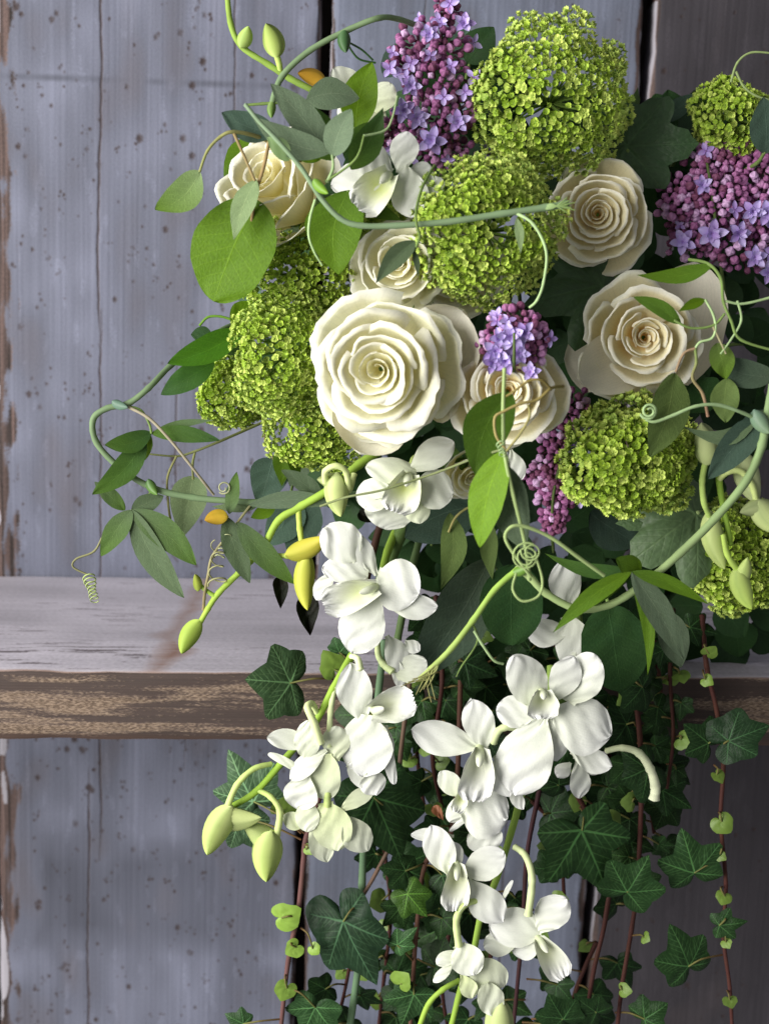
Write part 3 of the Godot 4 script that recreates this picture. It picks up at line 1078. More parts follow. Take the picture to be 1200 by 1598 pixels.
func make_lilac_meshes() -> void:
	var tones := [Color(0.38, 0.15, 0.32), Color(0.47, 0.22, 0.42), Color(0.28, 0.10, 0.23), Color(0.58, 0.37, 0.60), Color(0.18, 0.06, 0.12)]
	for k in 5:
		var b := Buf.new()
		var tone: Color = tones[k]
		# four-lobed closed bud on a thin tube
		b.sheet(20, 9, func(u: float, v: float) -> Vector3:
			var a := u * TAU
			var ph := v * PI
			var r := sin(ph) * (0.66 + 0.34 * sqrt(absf(cos(a * 2.0))))
			return Vector3(cos(a) * r, 0.15 - cos(ph) * (0.95 + 0.0 * v) - 0.12 * sin(ph) * absf(sin(a * 2.0)) * v, sin(a) * r), func(u: float, v: float) -> Color:
			var l := 0.72 + 0.6 * absf(cos(u * TAU * 2.0)) * (0.5 + 0.5 * v)
			return Color(tone.r * l, tone.g * l, tone.b * l), true)
		b.tube(PackedVector3Array([Vector3(0, -3.2, 0), Vector3(0, -1.9, 0), Vector3(0, -0.7, 0)]), PackedFloat32Array([0.30, 0.32, 0.42]), 6, Color(tone.r * 0.6, tone.g * 0.7, tone.b * 0.5))
		lilac_buds.append(b.mesh())
	var pale := [Color(0.52, 0.45, 0.78), Color(0.60, 0.53, 0.83), Color(0.45, 0.34, 0.66)]
	for k in 3:
		var b := Buf.new()
		var tone: Color = pale[k]
		b.sheet(4, 6, func(u: float, v: float) -> Vector3:
			var s := u * 2.0 - 1.0
			var w := 0.27 * pow(sin(PI * pow(clampf(v, 0.0, 1.0), 0.9)), 0.75) + 0.05 * (1.0 - v)
			return Vector3(s * w, 0.16 * v + 0.20 * v * v * (1.0 if k == 1 else -0.5) + s * s * 0.10, 0.06 + v * 0.94), func(u: float, v: float) -> Color:
			return Color(lerpf(tone.r * 0.72, tone.r, v), lerpf(tone.g * 0.55, tone.g, v), lerpf(tone.b * 0.8, tone.b, v)))
		lilac_petals.append(b.mesh())

func lilac_floret(root: Node3D, where: Vector3, dir: Vector3, size: float, double := true) -> void:
	var h := holder("floret", root, where)
	h.basis = facing(dir, rnd(0, 6)).scaled_local(Vector3.ONE * size)
	for ring in (2 if double else 1):
		var n := 5 if double else 4
		for q in n:
			var p := part("petal", lilac_petals[rng.randi() % 3], M.lilac, h)
			p.basis = Basis(Vector3.UP, TAU * (q + 0.5 * ring) / n + rnd(-0.15, 0.15)) * Basis(Vector3.RIGHT, -0.5 * ring + rnd(-0.25, 0.2))
			if ring:
				p.basis = p.basis.scaled_local(Vector3.ONE * 0.68)
	var b := Buf.new()
	b.tube(PackedVector3Array([Vector3(0, -0.9, 0), Vector3(0, 0.02, 0)]), PackedFloat32Array([0.07, 0.10]), 6, Color(0.30, 0.16, 0.38))
	part("flower_tube", b.mesh(), M.lilac_bud, h)

# lumps: [x, y, rx, ry, buds]; florets: [x, y, size]
func lilac(label: String, axis: Array, lumps: Array, florets: Array, o := {}) -> Node3D:
	var z: float = axis[0][2]
	var root := thing("lilac_spray", label, "lilac", at(axis[0][0], axis[0][1], z), "purple lilac sprays")
	var org := root.position
	var k := px(z)
	stalk("stem", root, axis, 6.0, 4.0, Color(0.09, 0.13, 0.04))
	var dark: int = o.get("dark", 0)
	for l in lumps:
		var c := at(l[0], l[1], z) - org
		var n: int = l[4]
		for i in n:
			# evenly over the front of an egg
			var u := (i + 0.5) / n
			var q := sqrt(u) * 1.0
			var a := i * 2.39996
			var dx := cos(a) * q
			var dy := sin(a) * q
			var dz := sqrt(maxf(0.0, 1.0 - q * q))
			var deep := rnd(0.78, 1.05)
			var pos := c + Vector3(dx * l[2], dy * l[3], dz * minf(l[2], l[3])) * k * deep
			var nn := part("bud", lilac_buds[rng.randi() % 5] if rnd(0, 4) > dark else lilac_buds[[2, 4][rng.randi() % 2]], M.lilac_bud, root)
			nn.position = pos
			nn.basis = facing(Vector3(dx * 1.1, dy * 1.1, dz + 0.25) + Vector3(rnd(-0.4, 0.4), rnd(-0.4, 0.4), rnd(-0.3, 0.3)), rnd(0, 6)).scaled_local(Vector3.ONE * k * rnd(4.8, 7.8))
	for e in int(o.get("extra", 0)):
		var l: Array = lumps[e % lumps.size()]
		var a := rnd(0, TAU)
		var q := sqrt(rnd(0.05, 1.0))
		florets.append([l[0] + cos(a) * q * l[2], l[1] + sin(a) * q * l[3], rnd(18, 31)])
	for f in florets:
		var l: Array = lumps[0]
		var best := 1e9
		for m in lumps:
			var d := Vector2((f[0] - m[0]) / m[2], (f[1] - m[1]) / m[3]).length()
			if d < best:
				best = d
				l = m
		var dome := sqrt(maxf(0.0, 1.0 - best * best)) * minf(l[2], l[3])
		var pos := at(f[0], f[1], z) - org + Vector3(0, 0, (dome + 7.0) * k)
		lilac_floret(root, pos, Vector3((f[0] - l[0]) / l[2] * 0.7, -(f[1] - l[1]) / l[3] * 0.7, 1.0) + Vector3(rnd(-0.3, 0.3), rnd(-0.3, 0.3), 0), f[2] * 0.5 * k, f[2] > 30)
	return root

# ---------------------------------------------------------------- dendrobium orchids
const WHITE_ := Color(0.84, 0.85, 0.85)
const CREAM_ := Color(0.84, 0.87, 0.70)
const LIME_ := Color(0.66, 0.76, 0.34)

# petals: [base x, base y, tip x, tip y, width, tip forward (px), shape, tone 0 white - 1 lime]
func orchid_flower(root: Node3D, c: Array, petals: Array, lip = null, o := {}) -> Node3D:
	var h := holder("flower", root, at(c[0], c[1], c[2]) - origin_of(root))
	var k := px(c[2])
	var i := 0
	for p in petals:
		var tone: float = p[7] if p.size() > 7 else 0.0
		var c0 := WHITE_.lerp(LIME_, clampf(tone + 0.40, 0, 1))
		var c1 := WHITE_.lerp(LIME_, tone)
		var fw: float = p[5]
		var zb: float = c[2] + (i % 3) * 1.5 * k
		blade("petal", h, [p[0], p[1], zb], [p[2], p[3], zb + fw * k], p[4], p[6] if p.size() > 6 else "petal", c0, c1, M.orchid,
			{"bend": -0.22 if fw > 0 else 0.10, "cup": rnd(-0.16, 0.04), "fold": rnd(-0.02, 0.10), "wave": 0.075, "frill": 0.11, "nu": 10, "nv": 14, "sway": rnd(-0.04, 0.04)})
		i += 1
	if lip:
		var tone: float = lip[5] if lip.size() > 5 else 0.35
		# a trough with side lobes and a frilled end, and the column above it
		var p0 := Vector3.ZERO
		p0 = at(lip[0], lip[1], c[2] + 4 * k) - origin_of(h)
		var p1 := at(lip[2], lip[3], c[2] + 22 * k) - origin_of(h)
		var ax := (p1 - p0)
		var side := Vector3(0.1, 0.2, 1).cross(ax).normalized()
		var nn := ax.cross(side).normalized()
		if nn.z < 0:
			nn = -nn
		var half: float = lip[4] * 0.5 * k
		var sd := rnd(0, 99)
		var bf := Buf.new()
		bf.sheet(18, 14, func(u: float, v: float) -> Vector3:
			var s := u * 2.0 - 1.0
			var w := half * (0.45 + 0.55 * sin(v * 2.3)) * (1.0 if v < 0.86 else 1.0 - (v - 0.86) * 2.6)
			var rise := half * 0.95 * s * s * (1.0 - smoothstep(0.45, 0.95, v))
			var frill := half * 0.42 * noise.get_noise_2d(s * 3.0 + v * 2.0, sd) * smoothstep(0.6, 1.0, maxf(v, absf(s)))
			return p0 + ax * v * (1.0 + 0.05 * noise.get_noise_2d(s * 4.0, sd)) + side * s * w + nn * (rise + frill - half * 0.25 * sin(PI * v)), func(u: float, v: float) -> Color:
			var g := clampf(tone * 1.9 * (1.0 - absf(v - 0.35) * 1.9) * (1.0 - absf(u - 0.5) * 1.1) + tone * 0.25, 0.0, 1.0)
			return WHITE_.lerp(Color(0.68, 0.76, 0.28), g))
		part("lip", bf.mesh(), M.orchid, h)
		var cb := Buf.new()
		cb.tube(smooth_path([p0 - nn * half * 0.1, p0 + ax * 0.16 + nn * half * 0.5, p0 + ax * 0.34 + nn * half * 0.55], 4), PackedFloat32Array([half * 0.2, half * 0.24, half * 0.26, half * 0.26, half * 0.26, half * 0.25, half * 0.22, half * 0.16, half * 0.07]), 10, Color(0.70, 0.78, 0.45), Color(0.87, 0.87, 0.80))
		part("column", cb.mesh(), M.bud, h)
	return h

func chin_bud(called: String, root: Node3D, b: Array, t: Array, w: float, chin: Array, cw: float, c0: Color, c1: Color) -> void:
	var h := holder(called, root, at(b[0], b[1], b[2]) - origin_of(root))
	bud("pod", h, b, t, w, c0, c1, M.bud, {"fat": 0.75})
	bud("chin", h, [b[0] * 0.75 + t[0] * 0.25, b[1] * 0.75 + t[1] * 0.25, b[2]], chin, cw, c0, c0, M.bud, {"fat": 0.45, "bow": 0.03})

# ---------------------------------------------------------------- the bouquet, thing by thing
const BRIGHT := Color(0.19, 0.36, 0.02)
const MIDGREEN := Color(0.12, 0.24, 0.03)
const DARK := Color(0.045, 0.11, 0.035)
const BLUISH := Color(0.13, 0.22, 0.16)
const GREYGREEN := Color(0.22, 0.31, 0.19)
const PALEGREEN := Color(0.36, 0.50, 0.24)
const OLIVE := Color(0.16, 0.24, 0.07)
const VINE := Color(0.17, 0.25, 0.13)
const LIMESTEM := Color(0.30, 0.46, 0.07)
const PALESTEM := Color(0.32, 0.42, 0.17)
const BROWN := Color(0.055, 0.022, 0.018)

func build_bouquet() -> void:
	make_florets()
	make_lilac_meshes()
	build_roses()
	build_snowballs()
	build_lilacs()
	build_orchids()
	build_eucalyptus()
	build_vines()
	build_ivy()
	build_filler()

func build_roses() -> void:
	var peach := {"deep": Color(0.90, 0.64, 0.24), "mid": Color(0.91, 0.84, 0.54)}
	var big := rose("largest cream white rose, fully open, in the middle of the bouquet", 594, 576, 0.365, 134, Vector3(-0.24, -0.02, 1), {"petals": 23, "roll": 0.4, "core": 1.15})
	for q in [[640, 600, 728, 480, 130], [650, 600, 735, 590, 120], [600, 620, 560, 712, 120]]:
		blade("petal", big, [q[0], q[1], 0.335], [q[2], q[3], 0.345], q[4], "broad", Color(0.91, 0.86, 0.62), Color(0.92, 0.91, 0.82), M.petal, {"bend": 0.16, "cup": 0.3, "fold": 0.0, "frill": 0.08})
	rose("cream rose with peach heart under the small lilac cluster, half hidden by upright leaves", 792, 610, 0.36, 98, Vector3(-0.05, 0.2, 1), peach.merged({"hand": -1.0, "lip": 0.8, "petals": 22}))
	rose("cream rose with peach heart right of the green balls, beside the right lilac", 932, 335, 0.305, 96, Vector3(-0.12, 0.05, 1), peach.merged({"roll": 1.7, "lip": 0.75, "petals": 23}))
	var r6 := rose("wide cream rose with a folded back petal, rightmost of the roses", 1003, 527, 0.325, 106, Vector3(-0.02, 0.06, 1), peach.merged({"roll": 2.9, "hand": -1.0, "lip": 0.9}))
	blade("petal", r6, [1060, 600, 0.28], [1085, 405, 0.29], 130, "broad", Color(0.82, 0.76, 0.56), Color(0.88, 0.86, 0.76), M.petal, {"bend": 0.12, "fold": 0.0, "cup": 0.25})
	blade("petal", r6, [1000, 560, 0.31], [905, 590, 0.33], 95, "broad", Color(0.84, 0.78, 0.56), Color(0.88, 0.86, 0.76), M.petal, {"bend": -0.1, "cup": 0.15})
	blade("petal", r6, [970, 560, 0.27], [880, 560, 0.27], 110, "broad", Color(0.82, 0.76, 0.56), Color(0.86, 0.84, 0.72), M.petal, {"cup": 0.1})
	rose("half open pale yellow rose above the big round leaf at left", 424, 284, 0.32, 128, Vector3(-0.45, 0.50, 0.8), {"open": 0.5, "petals": 15, "roll": 1.0, "lip": 0.8, "deep": Color(0.90, 0.82, 0.36), "mid": Color(0.90, 0.87, 0.60)})
	rose("pale cream rose tucked behind the largest rose, under the curved vine stem", 625, 412, 0.335, 90, Vector3(-0.2, 0.2, 1), {"roll": 0.8, "lip": 0.7, "petals": 23, "hand": -1.0})
	rose("cream rose mostly covered by the middle green ball, only its lower petals showing", 718, 415, 0.30, 92, Vector3(0.15, 0.05, 1), {"roll": 2.0})
	rose("small pale rose below the peach rose, between a white orchid and a bright leaf", 732, 742, 0.315, 56, Vector3(0.3, -0.4, 1), {"petals": 15, "open": 0.8})

func build_snowballs() -> void:
	snowball("largest green flower ball at the top centre, with an open hollow showing its stalks", 860, 158, 0.285, 114, {"groups": 44, "gap": 0.10, "hole": Vector3(-0.10, -0.06, 1).normalized(), "hole_size": 0.27, "size": 7.2, "inner": 130})
	snowball("dense green flower ball in the centre, just above the small lilac cluster", 758, 362, 0.335, 106, {"groups": 38, "gap": 0.03, "size": 7.2})
	snowball("green flower ball at left under the round leaves, upper one of the left cluster", 475, 435, 0.30, 90, {"groups": 34, "gap": 0.06, "size": 6.3, "sx": 0.95})
	snowball("bright green flower ball at left, beside the largest rose", 450, 552, 0.315, 90, {"groups": 36, "size": 6.0, "sx": 0.9, "sy": 1.1})
	snowball("green flower ball at left, lowest one under the largest rose", 502, 655, 0.298, 74, {"groups": 26, "size": 6.0, "sx": 1.1})
	snowball("small shaded green flower ball at far left, behind the bright left one", 368, 608, 0.265, 54, {"groups": 24, "size": 5.7})
	snowball("green flower ball at right below the widest rose, beside the hanging lilac", 982, 715, 0.325, 98, {"groups": 34, "sy": 0.86, "size": 8.5})
	snowball("small green flower ball at the upper right, above the right lilac", 1142, 185, 0.26, 54, {"groups": 18, "gap": 0.08, "size": 6.6})
	snowball("green flower ball at the lower right edge, behind the hanging orchid buds", 1150, 865, 0.285, 84, {"groups": 32, "size": 7.6})
	snowball("small dark green flower ball peeping out between the side rose and the leaf", 588, 352, 0.265, 46, {"groups": 18, "size": 6.0})

func build_lilacs() -> void:
	lilac("tall lilac spray at the top with mixed dark buds and pale open florets", [[690, 300, 0.27], [690, 200, 0.275], [688, 120, 0.275], [690, 20, 0.27]],
		[[695, 20, 24, 26, 16], [670, 75, 62, 40, 44], [640, 100, 40, 26, 18], [680, 130, 58, 42, 40], [685, 185, 62, 46, 52], [690, 240, 58, 32, 40], [620, 200, 34, 36, 14]],
		[[700, 12, 30], [722, 45, 34], [738, 68, 28], [608, 112, 30], [640, 140, 34], [628, 178, 40], [650, 190, 36], [690, 158, 28], [712, 195, 38], [672, 224, 46], [762, 240, 38], [722, 150, 28], [612, 90, 22], [735, 128, 30], [655, 30, 20], [640, 250, 30]], {"extra": 12, "dark": 1})
	lilac("large lilac spray at the right edge, crowded with rosy closed buds", [[1130, 460, 0.26], [1120, 380, 0.27], [1110, 300, 0.275], [1100, 240, 0.27]],
		[[1060, 315, 42, 44, 50], [1112, 250, 46, 32, 42], [1120, 310, 62, 52, 80], [1175, 260, 46, 42, 46], [1185, 330, 40, 50, 40], [1080, 370, 46, 36, 36], [1150, 390, 60, 40, 36]],
		[[1100, 366, 46], [1056, 378, 42], [1180, 334, 42], [1158, 332, 38], [1192, 352, 36], [1084, 292, 32], [1195, 392, 38], [1165, 402, 38], [1140, 366, 40], [1185, 425, 36], [1130, 330, 28]], {"extra": 2})
	lilac("small round lilac cluster above the peach rose, pale florets on its left", [[800, 620, 0.35], [802, 560, 0.372], [802, 520, 0.372]],
		[[802, 530, 60, 52, 96]],
		[[768, 545, 44], [792, 522, 46], [764, 562, 36], [784, 560, 44], [812, 515, 38], [822, 576, 32], [792, 585, 34], [775, 525, 36], [805, 548, 34]], {"dark": 2, "extra": 8})
	lilac("narrow lilac spray hanging beside the lower right green ball", [[905, 620, 0.30], [885, 690, 0.31], [865, 760, 0.31], [860, 830, 0.305]],
		[[890, 640, 40, 36, 26], [875, 690, 42, 34, 38], [850, 740, 32, 34, 40], [870, 765, 44, 30, 34], [862, 810, 24, 24, 24]],
		[[888, 690, 36], [898, 672, 28], [900, 772, 30]], {"dark": 2})
	lilac("very dark bud cluster behind the top orchid, left of the tall lilac", [[640, 250, 0.25], [610, 220, 0.255], [590, 200, 0.255]], [[595, 205, 34, 26, 26]], [], {"dark": 4})

func build_orchids() -> void:
	var W := 0.0
	# ---- the spray that hangs to the left
	var z := 0.335
	var s := thing("orchid_spray", "white orchid spray hanging left over the shelf edge, two hooded buds at its tip", "orchid", at(590, 880, z), "white orchid sprays")
	stalk("stem", s, [[635, 790, 0.24], [605, 860, 0.275], [592, 920, 0.30], [572, 985, 0.31], [548, 1025, 0.325], [520, 1075, z], [490, 1130, z], [440, 1190, z], [400, 1235, z], [364, 1258, z]], 12, 9, LIMESTEM, Color(0.26, 0.42, 0.05))
	orchid_flower(s, [585, 905, z], [[588, 897, 545, 832, 40, -4], [560, 870, 508, 828, 66, 14, "broad"], [575, 895, 506, 886, 46, 16, "broad"], [520, 893, 494, 935, 28, -8], [590, 925, 548, 1022, 74, 16, "petal"], [605, 945, 682, 948, 40, 10, "petal"], [588, 900, 652, 925, 84, 22, "broad"]], [588, 915, 505, 945, 52])
	orchid_flower(s, [618, 1015, 0.325], [[603, 992, 632, 1050, 42, 10], [618, 1055, 664, 1032, 44, 6, "broad", 0.12], [632, 1000, 655, 1015, 22, -4], [612, 1020, 625, 1078, 22, 3]])
	orchid_flower(s, [575, 1100, z + 0.004], [[568, 1128, 548, 1040, 58, 8], [590, 1150, 545, 1200, 44, -6], [575, 1205, 588, 1240, 44, -3, "broad"], [545, 1190, 584, 1228, 42, -6, "broad"], [600, 1132, 617, 1228, 20, 14, "strap"], [572, 1115, 562, 1215, 86, 18, "broad"], [585, 1120, 600, 1200, 50, 10]], [582, 1108, 646, 1090, 56, 0.25])
	orchid_flower(s, [490, 1190, z + 0.006], [[525, 1188, 525, 1132, 48, -6, "petal", 0.32], [490, 1165, 417, 1150, 34, -2, "petal", 0.1], [480, 1208, 462, 1266, 58, 4, "petal", 0.05], [505, 1176, 505, 1250, 54, 12, "strap", 0.42], [480, 1185, 480, 1130, 42, 12, "broad", 0.15], [472, 1206, 420, 1178, 14, 6, "strap", 0.2], [510, 1170, 452, 1216, 34, 20, "petal", 0.08]])
	orchid_flower(s, [512, 1262, z + 0.004], [[480, 1288, 442, 1276, 30, 4, "petal", 0.5], [535, 1272, 578, 1330, 50, 4, "petal", 0.26], [530, 1266, 584, 1232, 28, 2, "petal", 0.4], [492, 1275, 512, 1350, 40, 4, "petal", 0.32], [508, 1252, 524, 1332, 66, 16, "broad", 0.52], [480, 1250, 478, 1300, 40, 12, "broad", 0.3]])
	stalk("pedicel", s, [[512, 1215, z], [511, 1235, z + 0.005], [511, 1258, z + 0.005]], 13, 12, Color(0.5, 0.62, 0.22))
	stalk("pedicel", s, [[495, 1112, z], [487, 1098, z + 0.004], [480, 1104, z + 0.008], [490, 1128, z + 0.01], [500, 1160, z + 0.01]], 9, 14, Color(0.58, 0.68, 0.30), Color(0.68, 0.75, 0.40))
	stalk("pedicel", s, [[523, 1072, z], [516, 1110, z + 0.003], [514, 1165, z + 0.004]], 9, 10, Color(0.62, 0.70, 0.38))
	stalk("pedicel", s, [[548, 1024, z], [558, 1028, z + 0.004], [562, 1045, z + 0.006]], 8, 12, Color(0.66, 0.74, 0.42))
	stalk("pedicel", s, [[590, 990, z - 0.015], [590, 1020, z - 0.012], [598, 1036, z - 0.01], [612, 1048, z - 0.008]], 9, 12, Color(0.6, 0.7, 0.36))
	stalk("pedicel", s, [[424, 1192, z], [396, 1200, z + 0.004], [370, 1225, z + 0.006], [354, 1262, z + 0.006]], 8, 11, Color(0.44, 0.58, 0.16), Color(0.55, 0.66, 0.25))
	stalk("pedicel", s, [[402, 1233, z], [422, 1243, z + 0.004], [437, 1266, z + 0.006], [432, 1304, z + 0.006]], 8, 12, Color(0.44, 0.58, 0.16), Color(0.58, 0.68, 0.28))
	chin_bud("bud", s, [362, 1258, z + 0.006], [324, 1334, z + 0.012], 46, [408, 1276, z + 0.006], 40, Color(0.62, 0.70, 0.30), Color(0.50, 0.62, 0.16))
	chin_bud("bud", s, [424, 1296, z + 0.006], [416, 1376, z + 0.014], 52, [381, 1288, z + 0.004], 42, Color(0.60, 0.70, 0.28), Color(0.48, 0.62, 0.14))

	# ---- the spray in the centre, with the frontal flower
	z = 0.335
	s = thing("orchid_spray", "white orchid spray hanging down the centre, headed by a wide flower facing us", "orchid", at(845, 1110, z), "white orchid sprays")
	stalk("stem", s, [[860, 1040, 0.29], [850, 1130, 0.305], [818, 1225, 0.315], [800, 1290, 0.32], [775, 1370, 0.325], [750, 1430, 0.33], [738, 1490, 0.33], [722, 1530, 0.335], [702, 1610, 0.335]], 13, 9, Color(0.24, 0.36, 0.08), LIMESTEM)
	stalk("stem", s, [[716, 1530, 0.335], [690, 1545, 0.34], [668, 1568, 0.34], [652, 1610, 0.34]], 9, 9, LIMESTEM)
	orchid_flower(s, [845, 1108, z + 0.006], [[885, 1095, 928, 1020, 66, -12, "broad", 0.04], [835, 1112, 774, 1108, 54, -8, "broad"], [862, 1095, 896, 1028, 50, 4, "petal"], [850, 1112, 872, 1192, 54, 4, "petal"], [838, 1100, 808, 1030, 66, 18, "broad", 0.03], [858, 1108, 956, 1146, 94, 16, "petal"], [848, 1115, 802, 1246, 92, 22, "petal"], [890, 1172, 952, 1196, 40, -10, "petal"]], [845, 1078, 846, 1122, 50, 0.3])
	orchid_flower(s, [748, 1180, z], [[748, 1166, 645, 1140, 56, 8, "petal"], [758, 1170, 737, 1097, 52, 14, "petal"], [752, 1176, 796, 1245, 32, 20, "petal"], [770, 1180, 800, 1210, 30, -8]], [748, 1165, 738, 1250, 56, 0.22])
	stalk("pedicel", s, [[770, 1158, z], [778, 1140, z + 0.004], [795, 1134, z + 0.004], [815, 1140, z]], 12, 12, Color(0.56, 0.64, 0.34))
	orchid_flower(s, [725, 1250, z - 0.003], [[716, 1240, 688, 1208, 36, 8, "broad", 0.15], [728, 1240, 702, 1286, 34, 6, "broad", 0.12], [745, 1285, 768, 1328, 60, -4, "broad"], [735, 1268, 702, 1299, 10, 8, "strap"], [722, 1258, 792, 1278, 90, 14, "broad"], [795, 1225, 815, 1262, 22, -2]], [722, 1235, 712, 1268, 24, 0.4])
	orchid_flower(s, [715, 1350, z], [[708, 1305, 641, 1302, 22, -6], [728, 1365, 784, 1332, 54, 12, "broad"], [715, 1358, 700, 1312, 34, -3], [702, 1366, 672, 1296, 52, 18, "petal"], [730, 1372, 784, 1444, 58, 20, "petal"], [785, 1402, 799, 1376, 8, 4, "strap"]], [712, 1345, 708, 1422, 46, 0.35])
	orchid_flower(s, [840, 1455, z - 0.003], [[805, 1462, 755, 1478, 46, -4, "broad", 0.1], [845, 1452, 765, 1448, 66, 8, "broad", 0.02], [838, 1455, 880, 1406, 56, 14, "petal"], [835, 1462, 800, 1490, 50, 2, "broad"]], [838, 1462, 880, 1526, 46, 0.3])
	orchid_flower(s, [730, 1500, z + 0.004], [[735, 1500, 788, 1545, 60, 2, "broad", 0.3], [720, 1520, 738, 1560, 30, 8, "petal", 0.55], [755, 1535, 772, 1582, 46, -4, "broad", 0.2], [715, 1485, 682, 1508, 28, 6, "petal", 0.15], [708, 1502, 676, 1535, 18, 8, "petal", 0.12], [716, 1474, 740, 1524, 56, 18, "broad", 0.12]])
	stalk("pedicel", s, [[748, 1404, z], [725, 1412, z + 0.004], [712, 1435, z + 0.006], [716, 1476, z + 0.006]], 10, 12, Color(0.42, 0.54, 0.18), Color(0.58, 0.68, 0.32))
	stalk("pedicel", s, [[802, 1321, z - 0.006], [820, 1336, z - 0.003], [830, 1372, z], [824, 1428, z]], 10, 13, Color(0.56, 0.64, 0.34))
	stalk("pedicel", s, [[775, 1545, z], [778, 1575, z + 0.003]], 16, 14, Color(0.5, 0.62, 0.2))
	bud("bud", s, [783, 1562, z + 0.002], [786, 1650, z + 0.004], 50, Color(0.68, 0.75, 0.38), Color(0.56, 0.67, 0.24), M.bud)

	# ---- behind it
	z = 0.30
	s = thing("orchid_spray", "shaded white orchid half hidden behind the centre spray, with a pale curved spur", "orchid", at(890, 960, z), "white orchid sprays")
	stalk("stem", s, [[900, 900, 0.26], [905, 980, 0.28], [915, 1080, 0.285], [905, 1190, 0.285]], 10, 9, OLIVE)
	orchid_flower(s, [888, 960, z], [[892, 948, 880, 880, 56, 6, "petal"], [888, 985, 822, 988, 46, 4, "petal"], [886, 962, 905, 1058, 62, 8, "broad"], [900, 1010, 925, 1085, 52, -2, "broad"]])
	orchid_flower(s, [910, 1190, z - 0.006], [[895, 1180, 950, 1198, 40, 6, "petal"], [900, 1185, 905, 1250, 34, 4], [890, 1190, 870, 1215, 26, 2]])
	stalk("spur", s, [[945, 1172, z], [970, 1167, z + 0.002], [996, 1175, z + 0.003], [1014, 1200, z + 0.004], [1022, 1228, z + 0.004], [1020, 1247, z + 0.004]], 9, 17, Color(0.62, 0.68, 0.42), Color(0.66, 0.70, 0.50), 10)

	# ---- the stem of buds under the arching vine, at left
	z = 0.32
	s = thing("orchid_spray", "bare orchid stem of yellow green buds reaching left over the shelf", "orchid", at(580, 712, z), "white orchid sprays")
	stalk("stem", s, [[590, 705, 0.31], [560, 725, 0.315], [520, 760, z], [470, 790, z], [435, 812, z], [410, 855, z], [375, 892, z], [342, 925, z], [325, 950, z], [311, 975, z]], 14, 8, LIMESTEM, Color(0.36, 0.52, 0.08))
	stalk("pedicel", s, [[386, 862, z], [420, 866, z], [452, 868, z]], 7, 9, Color(0.48, 0.62, 0.14))
	stalk("pedicel", s, [[466, 795, z], [468, 825, z], [472, 852, z]], 9, 9, Color(0.48, 0.60, 0.12))
	stalk("pedicel", s, [[335, 930, z], [318, 918, z], [310, 908, z]], 7, 7, LIMESTEM)
	bud("bud", s, [446, 866, z + 0.003], [510, 838, z + 0.006], 34, Color(0.66, 0.66, 0.10), Color(0.62, 0.50, 0.06), M.bud, {"label": "yellow pointed bud lying sideways"})
	bud("bud", s, [480, 864, z + 0.004], [480, 952, z + 0.006], 34, Color(0.62, 0.66, 0.12), Color(0.64, 0.62, 0.08), M.bud, {"label": "yellow pointed bud hanging straight down"})
	bud("bud", s, [313, 968, z], [284, 1020, z + 0.006], 32, Color(0.46, 0.60, 0.12), Color(0.40, 0.56, 0.08), M.bud)
	bud("bud", s, [309, 922, z], [305, 896, z + 0.003], 15, Color(0.42, 0.54, 0.10), Color(0.45, 0.5, 0.08), M.bud)
	bud("bud", s, [356, 807, z + 0.004], [320, 812, z + 0.006], 26, Color(0.70, 0.50, 0.05), Color(0.76, 0.42, 0.05), M.bud, {"label": "small orange bud"})
	chin_bud("bud", s, [527, 738, z + 0.008], [532, 806, z + 0.012], 40, [495, 748, z + 0.008], 30, Color(0.66, 0.74, 0.34), Color(0.62, 0.72, 0.26))
	stalk("pedicel", s, [[508, 752, z + 0.01], [508, 735, z + 0.014], [524, 727, z + 0.016], [540, 736, z + 0.014], [545, 765, z + 0.008], [553, 740, z + 0.002]], 10, 9, Color(0.64, 0.72, 0.32))

	# ---- pale flower under the largest rose
	z = 0.335
	s = thing("orchid_spray", "greenish white orchid flower just below the largest rose", "orchid", at(640, 755, z), "white orchid sprays")
	stalk("stem", s, [[690, 700, 0.25], [660, 712, 0.30], [646, 716, 0.322], [640, 740, 0.325]], 9, 9, Color(0.5, 0.62, 0.2))
	orchid_flower(s, [640, 752, z], [[615, 775, 600, 825, 76, -6, "broad", 0.14], [612, 765, 555, 774, 54, 2, "broad", 0.10], [648, 760, 708, 768, 64, 4, "broad", 0.12], [645, 772, 656, 818, 40, 6, "petal", 0.40], [640, 735, 706, 690, 48, 10, "petal", 0.10], [650, 735, 574, 726, 42, 18, "broad", 0.22]], [638, 740, 618, 800, 56, 0.5])

	# ---- top flowers
	z = 0.335
	s = thing("orchid_spray", "open white orchid flower under the tall lilac at the top", "orchid", at(605, 275, z), "white orchid sprays")
	stalk("stem", s, [[650, 320, 0.28], [625, 295, 0.30], [610, 280, 0.32]], 12, 10, PALESTEM)
	orchid_flower(s, [610, 275, z], [[648, 290, 668, 255, 40, -10, "broad"], [610, 275, 515, 284, 56, 2, "petal", 0.03], [612, 268, 560, 238, 56, -2, "petal"], [622, 270, 633, 204, 44, 4, "petal"], [632, 258, 642, 336, 58, 16, "petal"], [655, 310, 690, 280, 38, -10, "broad", 0.1]], [608, 272, 560, 326, 56, 0.5])
	z = 0.295
	s = thing("orchid_spray", "slender orchid stem with small green buds at the top, one bud orange", "orchid", at(490, 140, z), "white orchid sprays")
	stalk("stem", s, [[354, -25, z], [360, 35, z], [377, 72, z], [418, 100, z], [452, 122, z], [500, 146, z], [560, 170, 0.27]], 8, 11, Color(0.26, 0.38, 0.07), Color(0.20, 0.32, 0.06))
